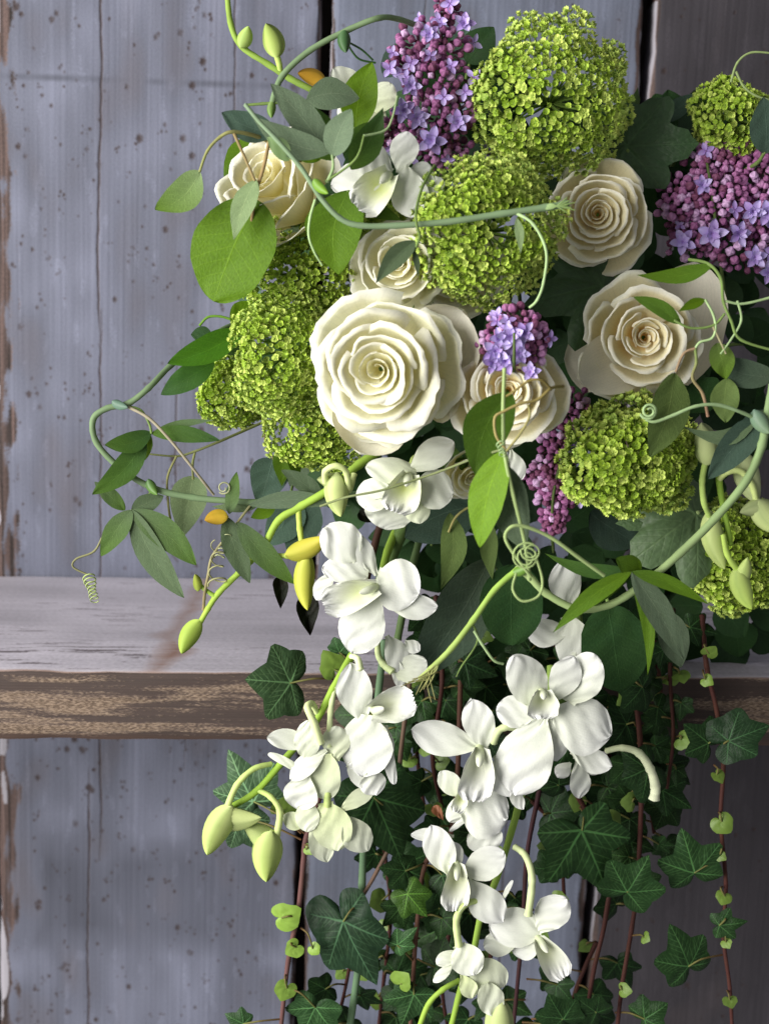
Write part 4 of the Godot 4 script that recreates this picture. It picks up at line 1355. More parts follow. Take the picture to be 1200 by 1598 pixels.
	bud("bud", s, [376, 74, z + 0.003], [388, 41, z + 0.006], 23, Color(0.46, 0.60, 0.18), Color(0.42, 0.58, 0.14), M.bud)
	bud("bud", s, [432, 90, z + 0.003], [415, 37, z + 0.006], 33, Color(0.50, 0.62, 0.18), Color(0.48, 0.62, 0.15), M.bud)
	stalk("pedicel", s, [[438, 112, z], [436, 100, z + 0.002], [432, 86, z + 0.003]], 8, 10, Color(0.45, 0.6, 0.15))
	bud("bud", s, [507, 130, z + 0.003], [465, 114, z + 0.008], 25, Color(0.70, 0.42, 0.05), Color(0.78, 0.40, 0.05), M.bud, {"label": "orange bud tip"})
	orchid_flower(s, [555, 145, 0.275], [[565, 150, 522, 104, 44, 6, "broad", 0.2], [560, 160, 530, 185, 40, 4, "broad", 0.2], [585, 175, 606, 128, 42, 8, "broad", 0.35], [575, 200, 590, 160, 40, 2, "broad", 0.4]])
	# ---- buds at the right
	z = 0.335
	s = thing("orchid_spray", "orchid stem of pale green buds at the right, crossing the thick vine stem", "orchid", at(1115, 740, z), "white orchid sprays")
	stalk("stem", s, [[1118, 720, z - 0.005], [1124, 770, z - 0.003], [1132, 810, z], [1140, 850, z + 0.004]], 11, 8, Color(0.26, 0.42, 0.06))
	stalk("pedicel", s, [[1101, 716, z + 0.004], [1095, 750, z + 0.006], [1098, 785, z + 0.006], [1106, 805, z + 0.004]], 10, 9, Color(0.38, 0.52, 0.14))
	bud("bud", s, [1101, 726, z + 0.004], [1094, 660, z + 0.008], 40, Color(0.56, 0.66, 0.28), Color(0.62, 0.68, 0.36), M.bud, {"label": "plump pale bud standing upright"})
	bud("bud", s, [1107, 798, z], [1130, 888, z + 0.008], 37, Color(0.58, 0.66, 0.30), Color(0.54, 0.66, 0.20), M.bud)
	stalk("pedicel", s, [[1128, 835, z + 0.01], [1134, 865, z + 0.012], [1150, 890, z + 0.01]], 8, 10, Color(0.42, 0.58, 0.12))
	chin_bud("bud", s, [1150, 886, z + 0.01], [1172, 950, z + 0.012], 34, [1166, 870, z + 0.012], 26, Color(0.54, 0.66, 0.22), Color(0.46, 0.62, 0.12))
	stalk("pedicel", s, [[1122, 748, z - 0.003], [1135, 737, z], [1155, 736, z], [1172, 756, z], [1180, 785, z]], 9, 10, Color(0.54, 0.64, 0.24))
	bud("bud", s, [1160, 705, z - 0.01], [1182, 785, z - 0.004], 42, Color(0.52, 0.60, 0.30), Color(0.62, 0.68, 0.36), M.bud)
	chin_bud("bud", s, [1180, 780, z], [1222, 830, z + 0.004], 44, [1154, 800, z + 0.002], 32, Color(0.60, 0.68, 0.34), Color(0.56, 0.66, 0.24))
	# ---- two loose petals on the vine in the middle
	s = thing("orchid_spray", "two narrow white orchid petals caught behind the upright vine stem", "orchid", at(798, 710, 0.34), "white orchid sprays")
	orchid_flower(s, [798, 712, 0.34], [[796, 702, 812, 752, 30, 3, "petal"], [790, 706, 785, 764, 18, 6, "petal"]])

func build_eucalyptus() -> void:
	var z := 0.345
	var e := thing("eucalyptus_sprig", "eucalyptus sprig at upper left with one big round leaf and small drooping leaves", "eucalyptus", at(400, 300, z), "eucalyptus sprigs")
	stalk("stem", e, [[312, 268, z], [324, 236, z], [344, 214, z], [366, 206, z], [412, 217, 0.335], [470, 250, 0.31]], 4, 7, Color(0.26, 0.28, 0.10), Color(0.24, 0.22, 0.09))
	stalk("petiole", e, [[365, 207, z], [382, 245, z], [398, 282, z]], 5, 4, Color(0.26, 0.20, 0.09))
	stalk("petiole", e, [[420, 222, z], [412, 260, z], [400, 300, z - 0.003], [393, 345, z - 0.006]], 6, 5, Color(0.28, 0.20, 0.09))
	blade("leaf", e, [402, 312, z - 0.006], [332, 470, z - 0.004], 128, "round", Color(0.15, 0.29, 0.025), Color(0.17, 0.33, 0.02), M.leaf, {"bend": -0.06, "fold": 0.05, "n": Vector3(-0.15, 0.2, 1), "nv": 20, "nu": 12})
	blade("leaf", e, [312, 267, z], [244, 330, z + 0.004], 52, "oval", PALEGREEN, BRIGHT, M.matt_leaf, {"bend": 0.12, "sway": 0.14})
	blade("leaf", e, [400, 280, z], [366, 376, z + 0.006], 38, "lance", PALEGREEN, PALEGREEN, M.matt_leaf, {"sway": -0.05})
	blade("leaf", e, [430, 208, z - 0.008], [346, 176, z - 0.006], 44, "oval", BLUISH * 0.8, BLUISH * 0.75, M.matt_leaf, {"sway": 0.06})
	blade("leaf", e, [405, 215, 0.30], [352, 287, 0.30], 46, "oval", BRIGHT, MIDGREEN, M.leaf)
	e = thing("eucalyptus_sprig", "broad green leaf hanging by the stem bend, left of the pale rose", "eucalyptus", at(540, 300, 0.335), "eucalyptus sprigs")
	stalk("petiole", e, [[560, 270, 0.31], [552, 285, 0.325], [543, 300, 0.335]], 5, 5, OLIVE)
	blade("leaf", e, [545, 297, 0.335], [528, 428, 0.345], 86, "oval", MIDGREEN * 1.1, BRIGHT * 0.85, M.leaf, {"sway": -0.12, "fold": 0.15, "nv": 18})
	e = thing("eucalyptus_sprig", "grey green leaf and tall bright leaf beside the tall lilac at the top", "eucalyptus", at(553, 195, 0.31), "eucalyptus sprigs")
	stalk("stem", e, [[556, 240, 0.29], [553, 200, 0.31]], 6, 5, OLIVE)
	blade("leaf", e, [478, 156, 0.325], [562, 152, 0.32], 48, "oval", GREYGREEN * 1.1, GREYGREEN * 1.2, M.matt_leaf, {"sway": 0.10})
	blade("leaf", e, [555, 204, 0.31], [580, 96, 0.31], 56, "oval", BRIGHT * 0.9, BRIGHT * 0.75, M.leaf, {"sway": 0.06})
	blade("leaf", e, [600, 120, 0.26], [640, 60, 0.25], 44, "oval", BLUISH, BLUISH * 1.2, M.matt_leaf)
	blade("leaf", e, [565, 318, 0.325], [628, 345, 0.33], 26, "lance", MIDGREEN, MIDGREEN, M.leaf)
	e = thing("eucalyptus_sprig", "dark rounded leaves behind the top lilac and the largest green ball", "eucalyptus", at(735, 95, 0.24), "eucalyptus sprigs")
	stalk("stem", e, [[720, 160, 0.22], [728, 120, 0.23], [735, 92, 0.24]], 6, 5, OLIVE)
	blade("leaf", e, [728, 98, 0.24], [770, 42, 0.245], 52, "oval", DARK, DARK, M.leaf)
	blade("leaf", e, [735, 220, 0.24], [760, 180, 0.24], 60, "oval", DARK * 0.7, DARK * 0.7, M.leaf)
	blade("leaf", e, [720, 100, 0.23], [730, 40, 0.22], 40, "oval", BLUISH * 1.2, BLUISH * 1.4, M.matt_leaf)
	e = thing("eucalyptus_sprig", "blue green round leaf at the upper right edge, beside the small green ball", "eucalyptus", at(1190, 240, 0.29), "eucalyptus sprigs")
	stalk("stem", e, [[1150, 270, 0.26], [1180, 255, 0.28], [1192, 238, 0.29]], 6, 5, OLIVE)
	blade("leaf", e, [1194, 240, 0.29], [1192, 152, 0.295], 54, "oval", BLUISH * 0.7, BLUISH * 0.8, M.matt_leaf)
	blade("leaf", e, [1028, 190, 0.25], [1094, 142, 0.25], 30, "lance", BLUISH * 0.8, BLUISH, M.matt_leaf)
	stalk("petiole", e, [[1094, 146, 0.25], [1088, 168, 0.25], [1105, 195, 0.25], [1120, 220, 0.25]], 5, 5, OLIVE)
	# the big shaded leaves below the roses
	e = thing("eucalyptus_sprig", "dull blue green eucalyptus leaves hanging below the bright leaf in the centre", "eucalyptus", at(740, 800, 0.30), "eucalyptus sprigs")
	stalk("stem", e, [[760, 720, 0.27], [745, 800, 0.295], [770, 885, 0.30], [800, 900, 0.305]], 8, 5, OLIVE)
	blade("leaf", e, [740, 790, 0.295], [632, 838, 0.305], 96, "oval", BLUISH * 0.75, BLUISH * 0.65, M.matt_leaf, {"sway": -0.08})
	blade("leaf", e, [765, 872, 0.30], [640, 1062, 0.315], 92, "oval", GREYGREEN * 0.55, BLUISH * 0.6, M.matt_leaf, {"fold": 0.2})
	blade("leaf", e, [800, 880, 0.31], [800, 1008, 0.315], 104, "round", DARK, DARK * 1.1, M.matt_leaf)
	blade("leaf", e, [702, 800, 0.32], [688, 922, 0.325], 42, "lance", OLIVE, OLIVE * 1.1, M.matt_leaf, {"sway": 0.1})
	stalk("petiole", e, [[770, 780, 0.325], [735, 790, 0.325], [712, 806, 0.325], [700, 830, 0.322]], 4, 4, Color(0.26, 0.24, 0.09))
	blade("leaf", e, [765, 815, 0.31], [768, 905, 0.315], 28, "lance", OLIVE, OLIVE, M.matt_leaf)
	blade("leaf", e, [790, 830, 0.30], [820, 900, 0.30], 60, "oval", DARK * 0.8, BLUISH * 0.5, M.matt_leaf)
	e = thing("eucalyptus_sprig", "large dark round leaf hanging below the thick vine stem at right", "eucalyptus", at(950, 945, 0.31), "eucalyptus sprigs")
	stalk("petiole", e, [[940, 915, 0.30], [946, 932, 0.306], [950, 948, 0.31]], 6, 6, OLIVE)
	blade("leaf", e, [948, 944, 0.31], [968, 1078, 0.318], 112, "round", DARK * 0.95, DARK * 1.15, M.matt_leaf, {"fold": 0.04})
	blade("leaf", e, [1045, 955, 0.30], [1062, 1042, 0.305], 48, "oval", GREYGREEN * 0.6, GREYGREEN * 0.5, M.matt_leaf)
	blade("leaf", e, [920, 800, 0.28], [1000, 850, 0.28], 70, "oval", BLUISH * 0.45, BLUISH * 0.5, M.matt_leaf)
	blade("leaf", e, [940, 860, 0.275], [880, 905, 0.28], 60, "oval", DARK * 0.8, DARK * 0.8, M.matt_leaf)
	e = thing("eucalyptus_sprig", "pale heart shaped leaf dangling at left from a thin brown stem", "eucalyptus", at(302, 745, 0.30), "eucalyptus sprigs")
	var z2 := 0.30
	stalk("stem", e, [[228, 708, z2], [275, 712, z2], [300, 706, z2], [345, 688, z2], [415, 657, 0.285]], 3, 5, Color(0.20, 0.22, 0.09))
	stalk("petiole", e, [[305, 704, z2], [301, 725, z2], [302, 748, z2]], 4, 4, Color(0.24, 0.26, 0.10))
	stalk("petiole", e, [[276, 712, z2 + 0.01], [262, 745, z2 + 0.012], [263, 785, z2 + 0.012], [267, 815, z2 + 0.01]], 4, 4, Color(0.24, 0.24, 0.10))
	stalk("petiole", e, [[412, 658, 0.285], [415, 690, 0.285], [428, 718, 0.285]], 4, 4, Color(0.24, 0.22, 0.10))
	blade("leaf", e, [302, 743, z2], [282, 842, z2 + 0.006], 62, "heart", PALEGREEN * 0.75, PALEGREEN * 0.85, M.matt_leaf, {"n": Vector3(-0.3, 0.2, 1)})
	blade("leaf", e, [427, 715, 0.285], [404, 792, 0.29], 60, "heart", BLUISH * 1.1, BLUISH * 1.2, M.matt_leaf)
	e = thing("eucalyptus_sprig", "cluster of blue green round leaves below the lowest left green ball", "eucalyptus", at(455, 760, 0.275), "eucalyptus sprigs")
	stalk("stem", e, [[470, 690, 0.26], [460, 740, 0.27], [448, 800, 0.275]], 5, 4, OLIVE)
	blade("leaf", e, [470, 780, 0.28], [415, 852, 0.285], 56, "oval", BLUISH * 1.2, BLUISH * 1.3, M.matt_leaf)
	blade("leaf", e, [492, 782, 0.28], [452, 868, 0.285], 58, "oval", BLUISH, BLUISH * 1.1, M.matt_leaf)
	blade("leaf", e, [448, 690, 0.29], [440, 760, 0.29], 34, "lance", MIDGREEN, BRIGHT * 0.8, M.leaf)
	blade("leaf", e, [485, 700, 0.285], [452, 758, 0.29], 40, "oval", GREYGREEN * 0.8, GREYGREEN, M.matt_leaf)
	blade("leaf", e, [500, 690, 0.28], [470, 735, 0.285], 40, "oval", DARK, MIDGREEN, M.leaf)
	blade("leaf", e, [540, 690, 0.27], [480, 720, 0.275], 50, "oval", DARK, DARK, M.leaf)
	blade("leaf", e, [468, 740, 0.30], [445, 700, 0.31], 20, "lance", MIDGREEN, BRIGHT, M.leaf)
	blade("leaf", e, [385, 480, 0.27], [395, 430, 0.27], 40, "oval", BLUISH, BLUISH * 1.2, M.matt_leaf)
	# guelder rose leaves
	var g := thing("guelder_rose_leaf", "dark toothed leaf between the two peach hearted roses", "leaf", at(945, 440, 0.29), "toothed guelder rose leaves")
	stalk("petiole", g, [[975, 420, 0.27], [945, 440, 0.29]], 6, 6, OLIVE)
	lobed("blade", g, [940, 445, 0.295], [822, 468, 0.305], MAPLE, DARK * 1.25, M.maple, {"wide": 0.95, "n": Vector3(0.1, 0.3, 1)})
	g = thing("guelder_rose_leaf", "dark lobed leaf right of the largest green ball, above the peach rose", "leaf", at(980, 235, 0.265), "toothed guelder rose leaves")
	stalk("petiole", g, [[940, 260, 0.24], [980, 235, 0.265]], 6, 6, OLIVE)
	lobed("blade", g, [978, 228, 0.265], [1090, 222, 0.275], MAPLE, DARK, M.maple, {"wide": 1.0})
	lobed("blade", g, [975, 215, 0.255], [1000, 135, 0.255], MAPLE, MIDGREEN, M.maple, {"wide": 0.5})
	g = thing("guelder_rose_leaf", "pale veined lobed leaf under the lower right green ball", "leaf", at(1088, 800, 0.30), "toothed guelder rose leaves")
	stalk("petiole", g, [[1120, 790, 0.28], [1088, 800, 0.30]], 7, 6, PALESTEM)
	lobed("blade", g, [1085, 802, 0.30], [985, 872, 0.312], MAPLE, Color(0.17, 0.29, 0.12), M.maple, {"wide": 0.9, "n": Vector3(0.1, 0.5, 1)})
	lobed("blade", g, [1040, 810, 0.295], [965, 812, 0.30], MAPLE, Color(0.13, 0.23, 0.09), M.maple, {"wide": 0.8, "n": Vector3(0.1, 0.6, 1)})

func build_vines() -> void:
	# ---- arch at the top
	var z := 0.305
	var v := thing("passion_vine", "grey green vine stem arching over the top left of the bouquet", "vine", at(600, 30, z), "passion flower vines")
	stalk("stem", v, [[650, 40, 0.275], [622, 30, 0.29], [592, 28, z], [545, 46, z], [485, 78, z], [440, 120, z], [424, 165, z]], 8, 9, VINE, VINE * 0.9)
	bud("node", v, [538, 48, z + 0.002], [540, 82, z + 0.006], 20, DARK * 1.3, DARK, M.leaf_plain)
	stalk("petiole", v, [[544, 66, z], [565, 78, z - 0.003], [582, 94, z - 0.006]], 3, 3, DARK)
	stalk("petiole", v, [[544, 72, z], [560, 92, z - 0.003], [586, 98, z - 0.006]], 3, 3, DARK)
	bud("node", v, [426, 158, z], [424, 184, z + 0.002], 14, OLIVE, MIDGREEN, M.leaf_plain)
	stalk("petiole", v, [[440, 160, z], [410, 162, z], [384, 164, z]], 5, 4, OLIVE)
	# ---- stem that sweeps down to the middle
	z = 0.37
	v = thing("passion_vine", "thick vine stem sweeping from upper left across the roses to the green balls", "vine", at(500, 310, z), "passion flower vines")
	stalk("stem", v, [[383, 163, z], [405, 190, z], [432, 218, z], [470, 262, z], [500, 308, z], [530, 340, z], [562, 352, z], [620, 352, z], [700, 346, z], [780, 334, z], [850, 324, z], [886, 318, z]], 6, 11, GREYGREEN, VINE, 10)
	bud("node", v, [490, 280, z], [512, 302, z + 0.005], 16, MIDGREEN * 1.2, BRIGHT, M.leaf_plain)
	for k in 7:
		stalk("fibre", v, [[838 + k * 2, 324, z], [862, 322 - k + 3, z + 0.002], [885 + (k % 3) * 6, 308 + k * 4, z + 0.003]], 5, 1.5, PALEGREEN * 0.8, OLIVE, 5)
	blade("leaf", v, [512, 240, z - 0.012], [424, 128, z - 0.01], 46, "oval", GREYGREEN, GREYGREEN * 0.8, M.matt_leaf, {"bend": -0.12})
	blade("leaf", v, [516, 238, z - 0.006], [392, 178, z - 0.004], 44, "lance", GREYGREEN * 1.1, GREYGREEN * 0.9, M.matt_leaf, {"sway": 0.1})
	blade("leaf", v, [518, 244, z - 0.004], [548, 170, z], 44, "oval", GREYGREEN * 1.2, GREYGREEN, M.matt_leaf)
	blade("leaf", v, [520, 250, z - 0.02], [470, 160, z - 0.02], 54, "oval", MIDGREEN, DARK, M.leaf)
	blade("leaf", v, [548, 265, z - 0.016], [598, 168, z - 0.016], 44, "lance", MIDGREEN * 0.8, DARK, M.leaf)
	blade("leaf", v, [500, 250, z - 0.022], [455, 205, z - 0.022], 50, "oval", BRIGHT, MIDGREEN, M.leaf)
	blade("leaf", v, [540, 250, z - 0.018], [575, 190, z - 0.018], 40, "oval", DARK, MIDGREEN, M.leaf)
	blade("bract", v, [452, 250, z - 0.004], [418, 214, z], 30, "oval", PALEGREEN * 1.2, PALEGREEN * 1.3, M.leaf_plain)
	stalk("petiole", v, [[510, 285, z], [520, 262, z], [518, 240, z - 0.005]], 5, 4, PALEGREEN * 0.8)
	stalk("tendril", v, [[492, 312, z], [484, 340, z + 0.003], [482, 368, z + 0.004], [490, 392, z + 0.003], [503, 414, z]], 4, 2.5, PALEGREEN * 1.2)
	stalk("tendril", v, [[508, 284, z], [545, 258, z + 0.002], [560, 240, z + 0.003], [568, 212, z]], 4, 3, OLIVE)
	stalk("tendril", v, [[568, 212, z], [600, 204, z - 0.004], [612, 185, z - 0.006], [620, 150, z - 0.01]], 4, 2.5, PALEGREEN * 0.8)
	stalk("tendril", v, [[678, 258, z - 0.02], [660, 290, z - 0.008], [650, 325, z], [650, 350, z + 0.004], [655, 370, z + 0.003], [646, 392, z]], 4, 4, OLIVE * 0.8)
	blade("leaf", v, [648, 376, z], [586, 442, z + 0.006], 32, "lance", VINE * 0.8, VINE * 0.7, M.matt_leaf, {"fold": 0.3})
	blade("leaf", v, [645, 390, z], [652, 432, z + 0.003], 10, "lance", VINE * 0.7, VINE * 0.6, M.matt_leaf)
	stalk("tendril", v, [[804, 332, z], [832, 350, z + 0.004], [852, 392, z + 0.005], [848, 440, z + 0.004], [838, 468, z + 0.002], [826, 480, z]], 5, 4, PALEGREEN)
	blade("leaf", v, [806, 340, z], [812, 396, z + 0.003], 14, "lance", PALEGREEN, PALEGREEN, M.matt_leaf)
	# ---- loop at the left
	z = 0.315
	v = thing("passion_vine", "vine looping out over the grey planks at far left, with fingered leaves", "vine", at(200, 632, z), "passion flower vines")
	stalk("stem", v, [[420, 500, 0.27], [370, 505, 0.28], [330, 525, 0.295], [300, 545, 0.30], [265, 572, 0.305], [232, 606, z], [200, 630, z], [168, 637, z], [146, 655, z], [152, 692, z], [190, 732, z], [240, 762, z], [300, 776, z], [362, 782, z], [430, 784, z], [500, 776, z - 0.006], [570, 770, z - 0.02]], 8, 10, VINE * 0.75, VINE)
	bud("node", v, [176, 626, z + 0.001], [200, 636, z + 0.003], 15, BLUISH * 1.2, BLUISH, M.leaf_plain)
	bud("node", v, [232, 748, z + 0.001], [246, 772, z + 0.004], 16, DARK * 1.4, MIDGREEN, M.leaf_plain)
	stalk("tendril", v, [[196, 633, z], [232, 652, z + 0.004], [262, 682, z + 0.006], [290, 716, z + 0.006], [318, 752, z + 0.004], [334, 772, z]], 5, 4, Color(0.30, 0.27, 0.19))
	stalk("petiole", v, [[200, 634, z], [220, 640, z], [233, 660, z], [237, 676, z]], 4, 4, OLIVE)
	blade("leaf", v, [378, 516, 0.30], [262, 568, 0.31], 46, "oval", Color(0.075, 0.22, 0.018), Color(0.09, 0.25, 0.02), M.leaf, {"sway": 0.05, "fold": 0.2})
	blade("leaf", v, [335, 566, 0.295], [250, 614, 0.30], 40, "oval", Color(0.08, 0.23, 0.02), DARK * 1.2, M.leaf, {"bend": -0.2})
	blade("leaf", v, [405, 525, 0.30], [366, 474, 0.305], 56, "round", BRIGHT * 0.85, BRIGHT, M.leaf)
	blade("leaf", v, [330, 520, 0.285], [298, 522, 0.285], 26, "oval", DARK, DARK, M.leaf)
	blade("leaf", v, [395, 525, 0.295], [345, 548, 0.295], 36, "oval", MIDGREEN, DARK, M.leaf)
	stalk("tendril", v, [[312, 508, 0.285], [325, 495, 0.285], [345, 494, 0.285], [365, 500, 0.285]], 4, 4, MIDGREEN)
	var c := [237, 676, z]
	blade("leaf", v, c, [164, 694, z + 0.006], 34, "oval", DARK * 1.1, MIDGREEN * 0.8, M.leaf, {"sway": 0.1})
	blade("leaf", v, c, [342, 686, z + 0.006], 26, "oval", MIDGREEN, DARK * 1.2, M.leaf)
	blade("leaf", v, c, [335, 655, z], 14, "lance", MIDGREEN, GREYGREEN, M.leaf)
	blade("leaf", v, [228, 684, z], [145, 772, z + 0.008], 40, "oval", DARK * 1.1, MIDGREEN, M.leaf, {"sway": 0.08})
	blade("leaf", v, [236, 680, z], [206, 728, z - 0.004], 28, "oval", BRIGHT * 0.8, BRIGHT, M.leaf)
	stalk("petiole", v, [[240, 764, z], [225, 780, z], [206, 797, z]], 4, 4, OLIVE)
	var c2 := [206, 796, z + 0.003]
	blade("leaf", v, c2, [158, 868, z + 0.008], 36, "oval", VINE, MIDGREEN * 1.1, M.matt_leaf)
	blade("leaf", v, [196, 796, z], [148, 752, z + 0.002], 24, "oval", MIDGREEN, VINE, M.matt_leaf)
	blade("leaf", v, c2, [307, 882, z + 0.010], 46, "oval", VINE * 0.9, MIDGREEN * 0.9, M.matt_leaf, {"sway": 0.05})
	blade("leaf", v, c2, [286, 934, z + 0.012], 46, "oval", VINE * 0.8, VINE, M.matt_leaf, {"sway": -0.05})
	blade("leaf", v, c2, [256, 774, z], 30, "oval", VINE, VINE, M.matt_leaf)
	stalk("tendril", v, [[230, 778, z], [195, 812, z + 0.003], [165, 832, z + 0.005], [148, 860, z + 0.006], [120, 872, z + 0.006], [115, 885, z + 0.006], [138, 897, z + 0.006]], 4, 3, Color(0.20, 0.20, 0.10))
	coil(v, [148, 898, z + 0.006], Vector2(8, 40), 9, 7, 2.6, Color(0.36, 0.44, 0.17))
	coil(v, [325, 915, 0.325], Vector2(2, -70), 14, 3.2, 3.0, Color(0.30, 0.30, 0.15))
	coil(v, [335, 870, 0.322], Vector2(18, -45), 7, 4, 2.2, Color(0.40, 0.44, 0.24))
	curlicue(v, [350, 760, z + 0.006], 11, 1.4, 3, Color(0.34, 0.36, 0.2), 4.0)
	stalk("tendril", v, [[393, 786, z], [360, 830, z + 0.006], [332, 868, z + 0.008], [325, 900, z + 0.008], [320, 925, z + 0.006], [318, 952, z + 0.004]], 4, 5, Color(0.34, 0.33, 0.17), Color(0.22, 0.18, 0.09))
	var c3 := [388, 788, z + 0.006]
	blade("leaf", v, [358, 802, z + 0.006], [369, 737, z + 0.008], 22, "oval", VINE, MIDGREEN, M.matt_leaf)
	blade("leaf", v, [352, 806, z + 0.006], [390, 910, z + 0.010], 38, "oval", VINE * 0.9, VINE, M.matt_leaf)
	blade("leaf", v, [370, 815, z + 0.006], [460, 912, z + 0.010], 38, "oval", VINE * 0.9, MIDGREEN, M.matt_leaf)
	blade("leaf", v, c3, [548, 790, z + 0.004], 28, "lance", GREYGREEN, GREYGREEN * 0.8, M.matt_leaf, {"sway": 0.06})
	blade("leaf", v, [505, 782, z], [440, 733, z + 0.004], 30, "oval", GREYGREEN, GREYGREEN * 1.1, M.matt_leaf)
	blade("leaf", v, [400, 792, z], [330, 790, z + 0.002], 16, "lance", VINE, PALEGREEN * 0.8, M.matt_leaf)
	blade("leaf", v, [430, 790, z - 0.002], [392, 808, z], 22, "oval", BRIGHT, BRIGHT * 0.9, M.leaf)
	stalk("tendril", v, [[788, 700, 0.408], [740, 715, 0.385], [680, 738, 0.352], [600, 764, 0.35], [540, 776, 0.345], [500, 790, 0.335]], 4, 4, Color(0.17, 0.20, 0.09))
	for d in [[436, 900, 438, 950, 24], [478, 928, 484, 992, 36], [560, 800, 600, 812, 24]]:
		blade("withered_leaf", v, [d[0], d[1], z], [d[2], d[3], z + 0.004], d[4], "heart", Color(0.018, 0.022, 0.012), Color(0.012, 0.012, 0.010), M.leaf, {"fold": 0.9, "wave": 0.2, "label": "withered nearly black leaf"})
	# ---- upright stem over the peach rose
	z = 0.408
	v = thing("passion_vine", "pale upright vine stem in front of the peach rose, with three broad leaves", "vine", at(788, 700, z), "passion flower vines")
	stalk("stem", v, [[787, 575, z], [785, 640, z], [787, 705, z], [800, 770, z], [815, 830, z], [822, 868, z], [826, 905, z - 0.005]], 6, 6, PALESTEM)
	blade("leaf", v, [796, 612, z - 0.012], [742, 742, z - 0.008], 72, "oval", MIDGREEN * 0.72, MIDGREEN * 0.85, M.leaf, {"sway": -0.10, "n": Vector3(0.1, 0.1, 1), "nv": 18})
	blade("leaf", v, [786, 703, z - 0.004], [744, 854, z + 0.002], 62, "oval", BRIGHT * 1.15, Color(0.22, 0.42, 0.03), M.leaf, {"n": Vector3(-0.5, 0.25, 1), "nv": 18})
	blade("leaf", v, [788, 726, z - 0.008], [818, 858, z - 0.004], 62, "oval", GREYGREEN * 0.85, GREYGREEN * 0.9, M.matt_leaf, {"sway": -0.06, "nv": 18})
	stalk("tendril", v, [[878, 603, z - 0.01], [860, 606, z], [838, 624, z + 0.002], [812, 630, z + 0.003], [786, 642, z + 0.003], [772, 652, z + 0.003], [774, 680, z + 0.003], [788, 700, z + 0.002]], 5, 4, Color(0.20, 0.16, 0.05), Color(0.36, 0.30, 0.12))
	stalk("tendril", v, [[860, 608, z], [846, 594, z + 0.004], [826, 594, z + 0.004], [800, 612, z + 0.003], [790, 618, z]], 4, 4, Color(0.20, 0.16, 0.05))
	stalk("tendril", v, [[824, 632, z], [826, 650, z + 0.003], [812, 676, z + 0.003], [790, 704, z + 0.002]], 4, 4, Color(0.28, 0.26, 0.10))
	coil(v, [787, 690, z + 0.002], Vector2(3, 20), 6, 4, 2.4, PALEGREEN)
	stalk("tendril", v, [[828, 900, z], [800, 862, z + 0.003], [788, 838, z + 0.004], [798, 822, z + 0.005], [820, 822, z + 0.004], [858, 838, z + 0.002], [900, 868, z], [942, 898, z - 0.005]], 5, 6, PALESTEM)
	curlicue(v, [820, 868, z + 0.006], 22, 2.2, 3.5, PALESTEM, 1.0)
	curlicue(v, [828, 860, z + 0.01], 16, 1.6, 3, PALESTEM, 3.0)
	stalk("tendril", v, [[805, 895, z], [800, 920, z + 0.004], [815, 938, z + 0.005], [840, 930, z + 0.004], [846, 905, z + 0.002], [836, 870, z]], 4, 4, PALESTEM)
	# ---- thick stem at the right and its cut end
	z = 0.36
	v = thing("passion_vine", "thick pale vine stem curving up to the right edge, its frayed end at left", "vine", at(950, 940, z), "passion flower vines")
	stalk("stem", v, [[806, 886, z], [826, 900, z], [852, 926, z], [900, 950, z], [950, 944, z], [1000, 914, z], [1060, 864, z], [1118, 806, z], [1164, 750, z], [1188, 695, z], [1196, 650, z], [1206, 600, z]], 11, 14, PALESTEM, Color(0.19, 0.28, 0.13), 10)
	stalk("stem", v, [[808, 888, z], [772, 920, z], [738, 968, z], [704, 1012, z], [672, 1044, z], [655, 1060, z]], 10, 9, Color(0.26, 0.42, 0.07), Color(0.34, 0.42, 0.14), 9)
	for k in 10:
		stalk("fibre", v, [[690 - k * 2, 1026 + k * 2, z], [665 + (k % 4) * 4, 1050 + (k % 3) * 4, z + 0.002], [625 + k * 6, 1072 - (k % 4) * 7 + k * 3, z + 0.004]], 4, 1.2, Color(0.34, 0.40, 0.14), Color(0.22, 0.20, 0.08), 5)
	stalk("tendril", v, [[740, 985, z], [752, 1005, z + 0.002], [770, 1030, z + 0.003], [785, 1036, z + 0.002]], 5, 4, PALEGREEN * 0.7)
	stalk("tendril", v, [[735, 970, z], [745, 1000, z - 0.003], [720, 1040, z - 0.003], [712, 1056, z - 0.003]], 4, 2, OLIVE)
	bud("node", v, [800, 894, z], [826, 884, z + 0.004], 17, MIDGREEN * 1.2, MIDGREEN, M.leaf_plain)
	var n: Array = [985, 892, z + 0.004]
	blade("leaf", v, n, [862, 988, z + 0.010], 30, "lance", BRIGHT * 0.8, MIDGREEN * 1.3, M.leaf, {"sway": -0.05})
	blade("leaf", v, n, [1106, 944, z + 0.008], 24, "lance", MIDGREEN, BRIGHT * 0.7, M.leaf, {"sway": 0.05})
	blade("leaf", v, n, [1070, 1030, z + 0.008], 44, "oval", GREYGREEN * 0.8, GREYGREEN * 0.7, M.matt_leaf)
	blade("leaf", v, [985, 895, z], [1010, 1055, z + 0.006], 22, "lance", MIDGREEN, BRIGHT * 0.8, M.leaf, {"sway": 0.08})
	blade("leaf", v, n, [905, 960, z], 26, "lance", MIDGREEN * 0.8, MIDGREEN, M.leaf)
	blade("leaf", v, [984, 890, z], [850, 862, z - 0.004], 24, "lance", DARK * 1.4, MIDGREEN * 0.8, M.matt_leaf, {"sway": 0.1})
	blade("leaf", v, [1000, 890, z], [962, 872, z + 0.006], 34, "oval", BRIGHT * 0.7, MIDGREEN, M.leaf)
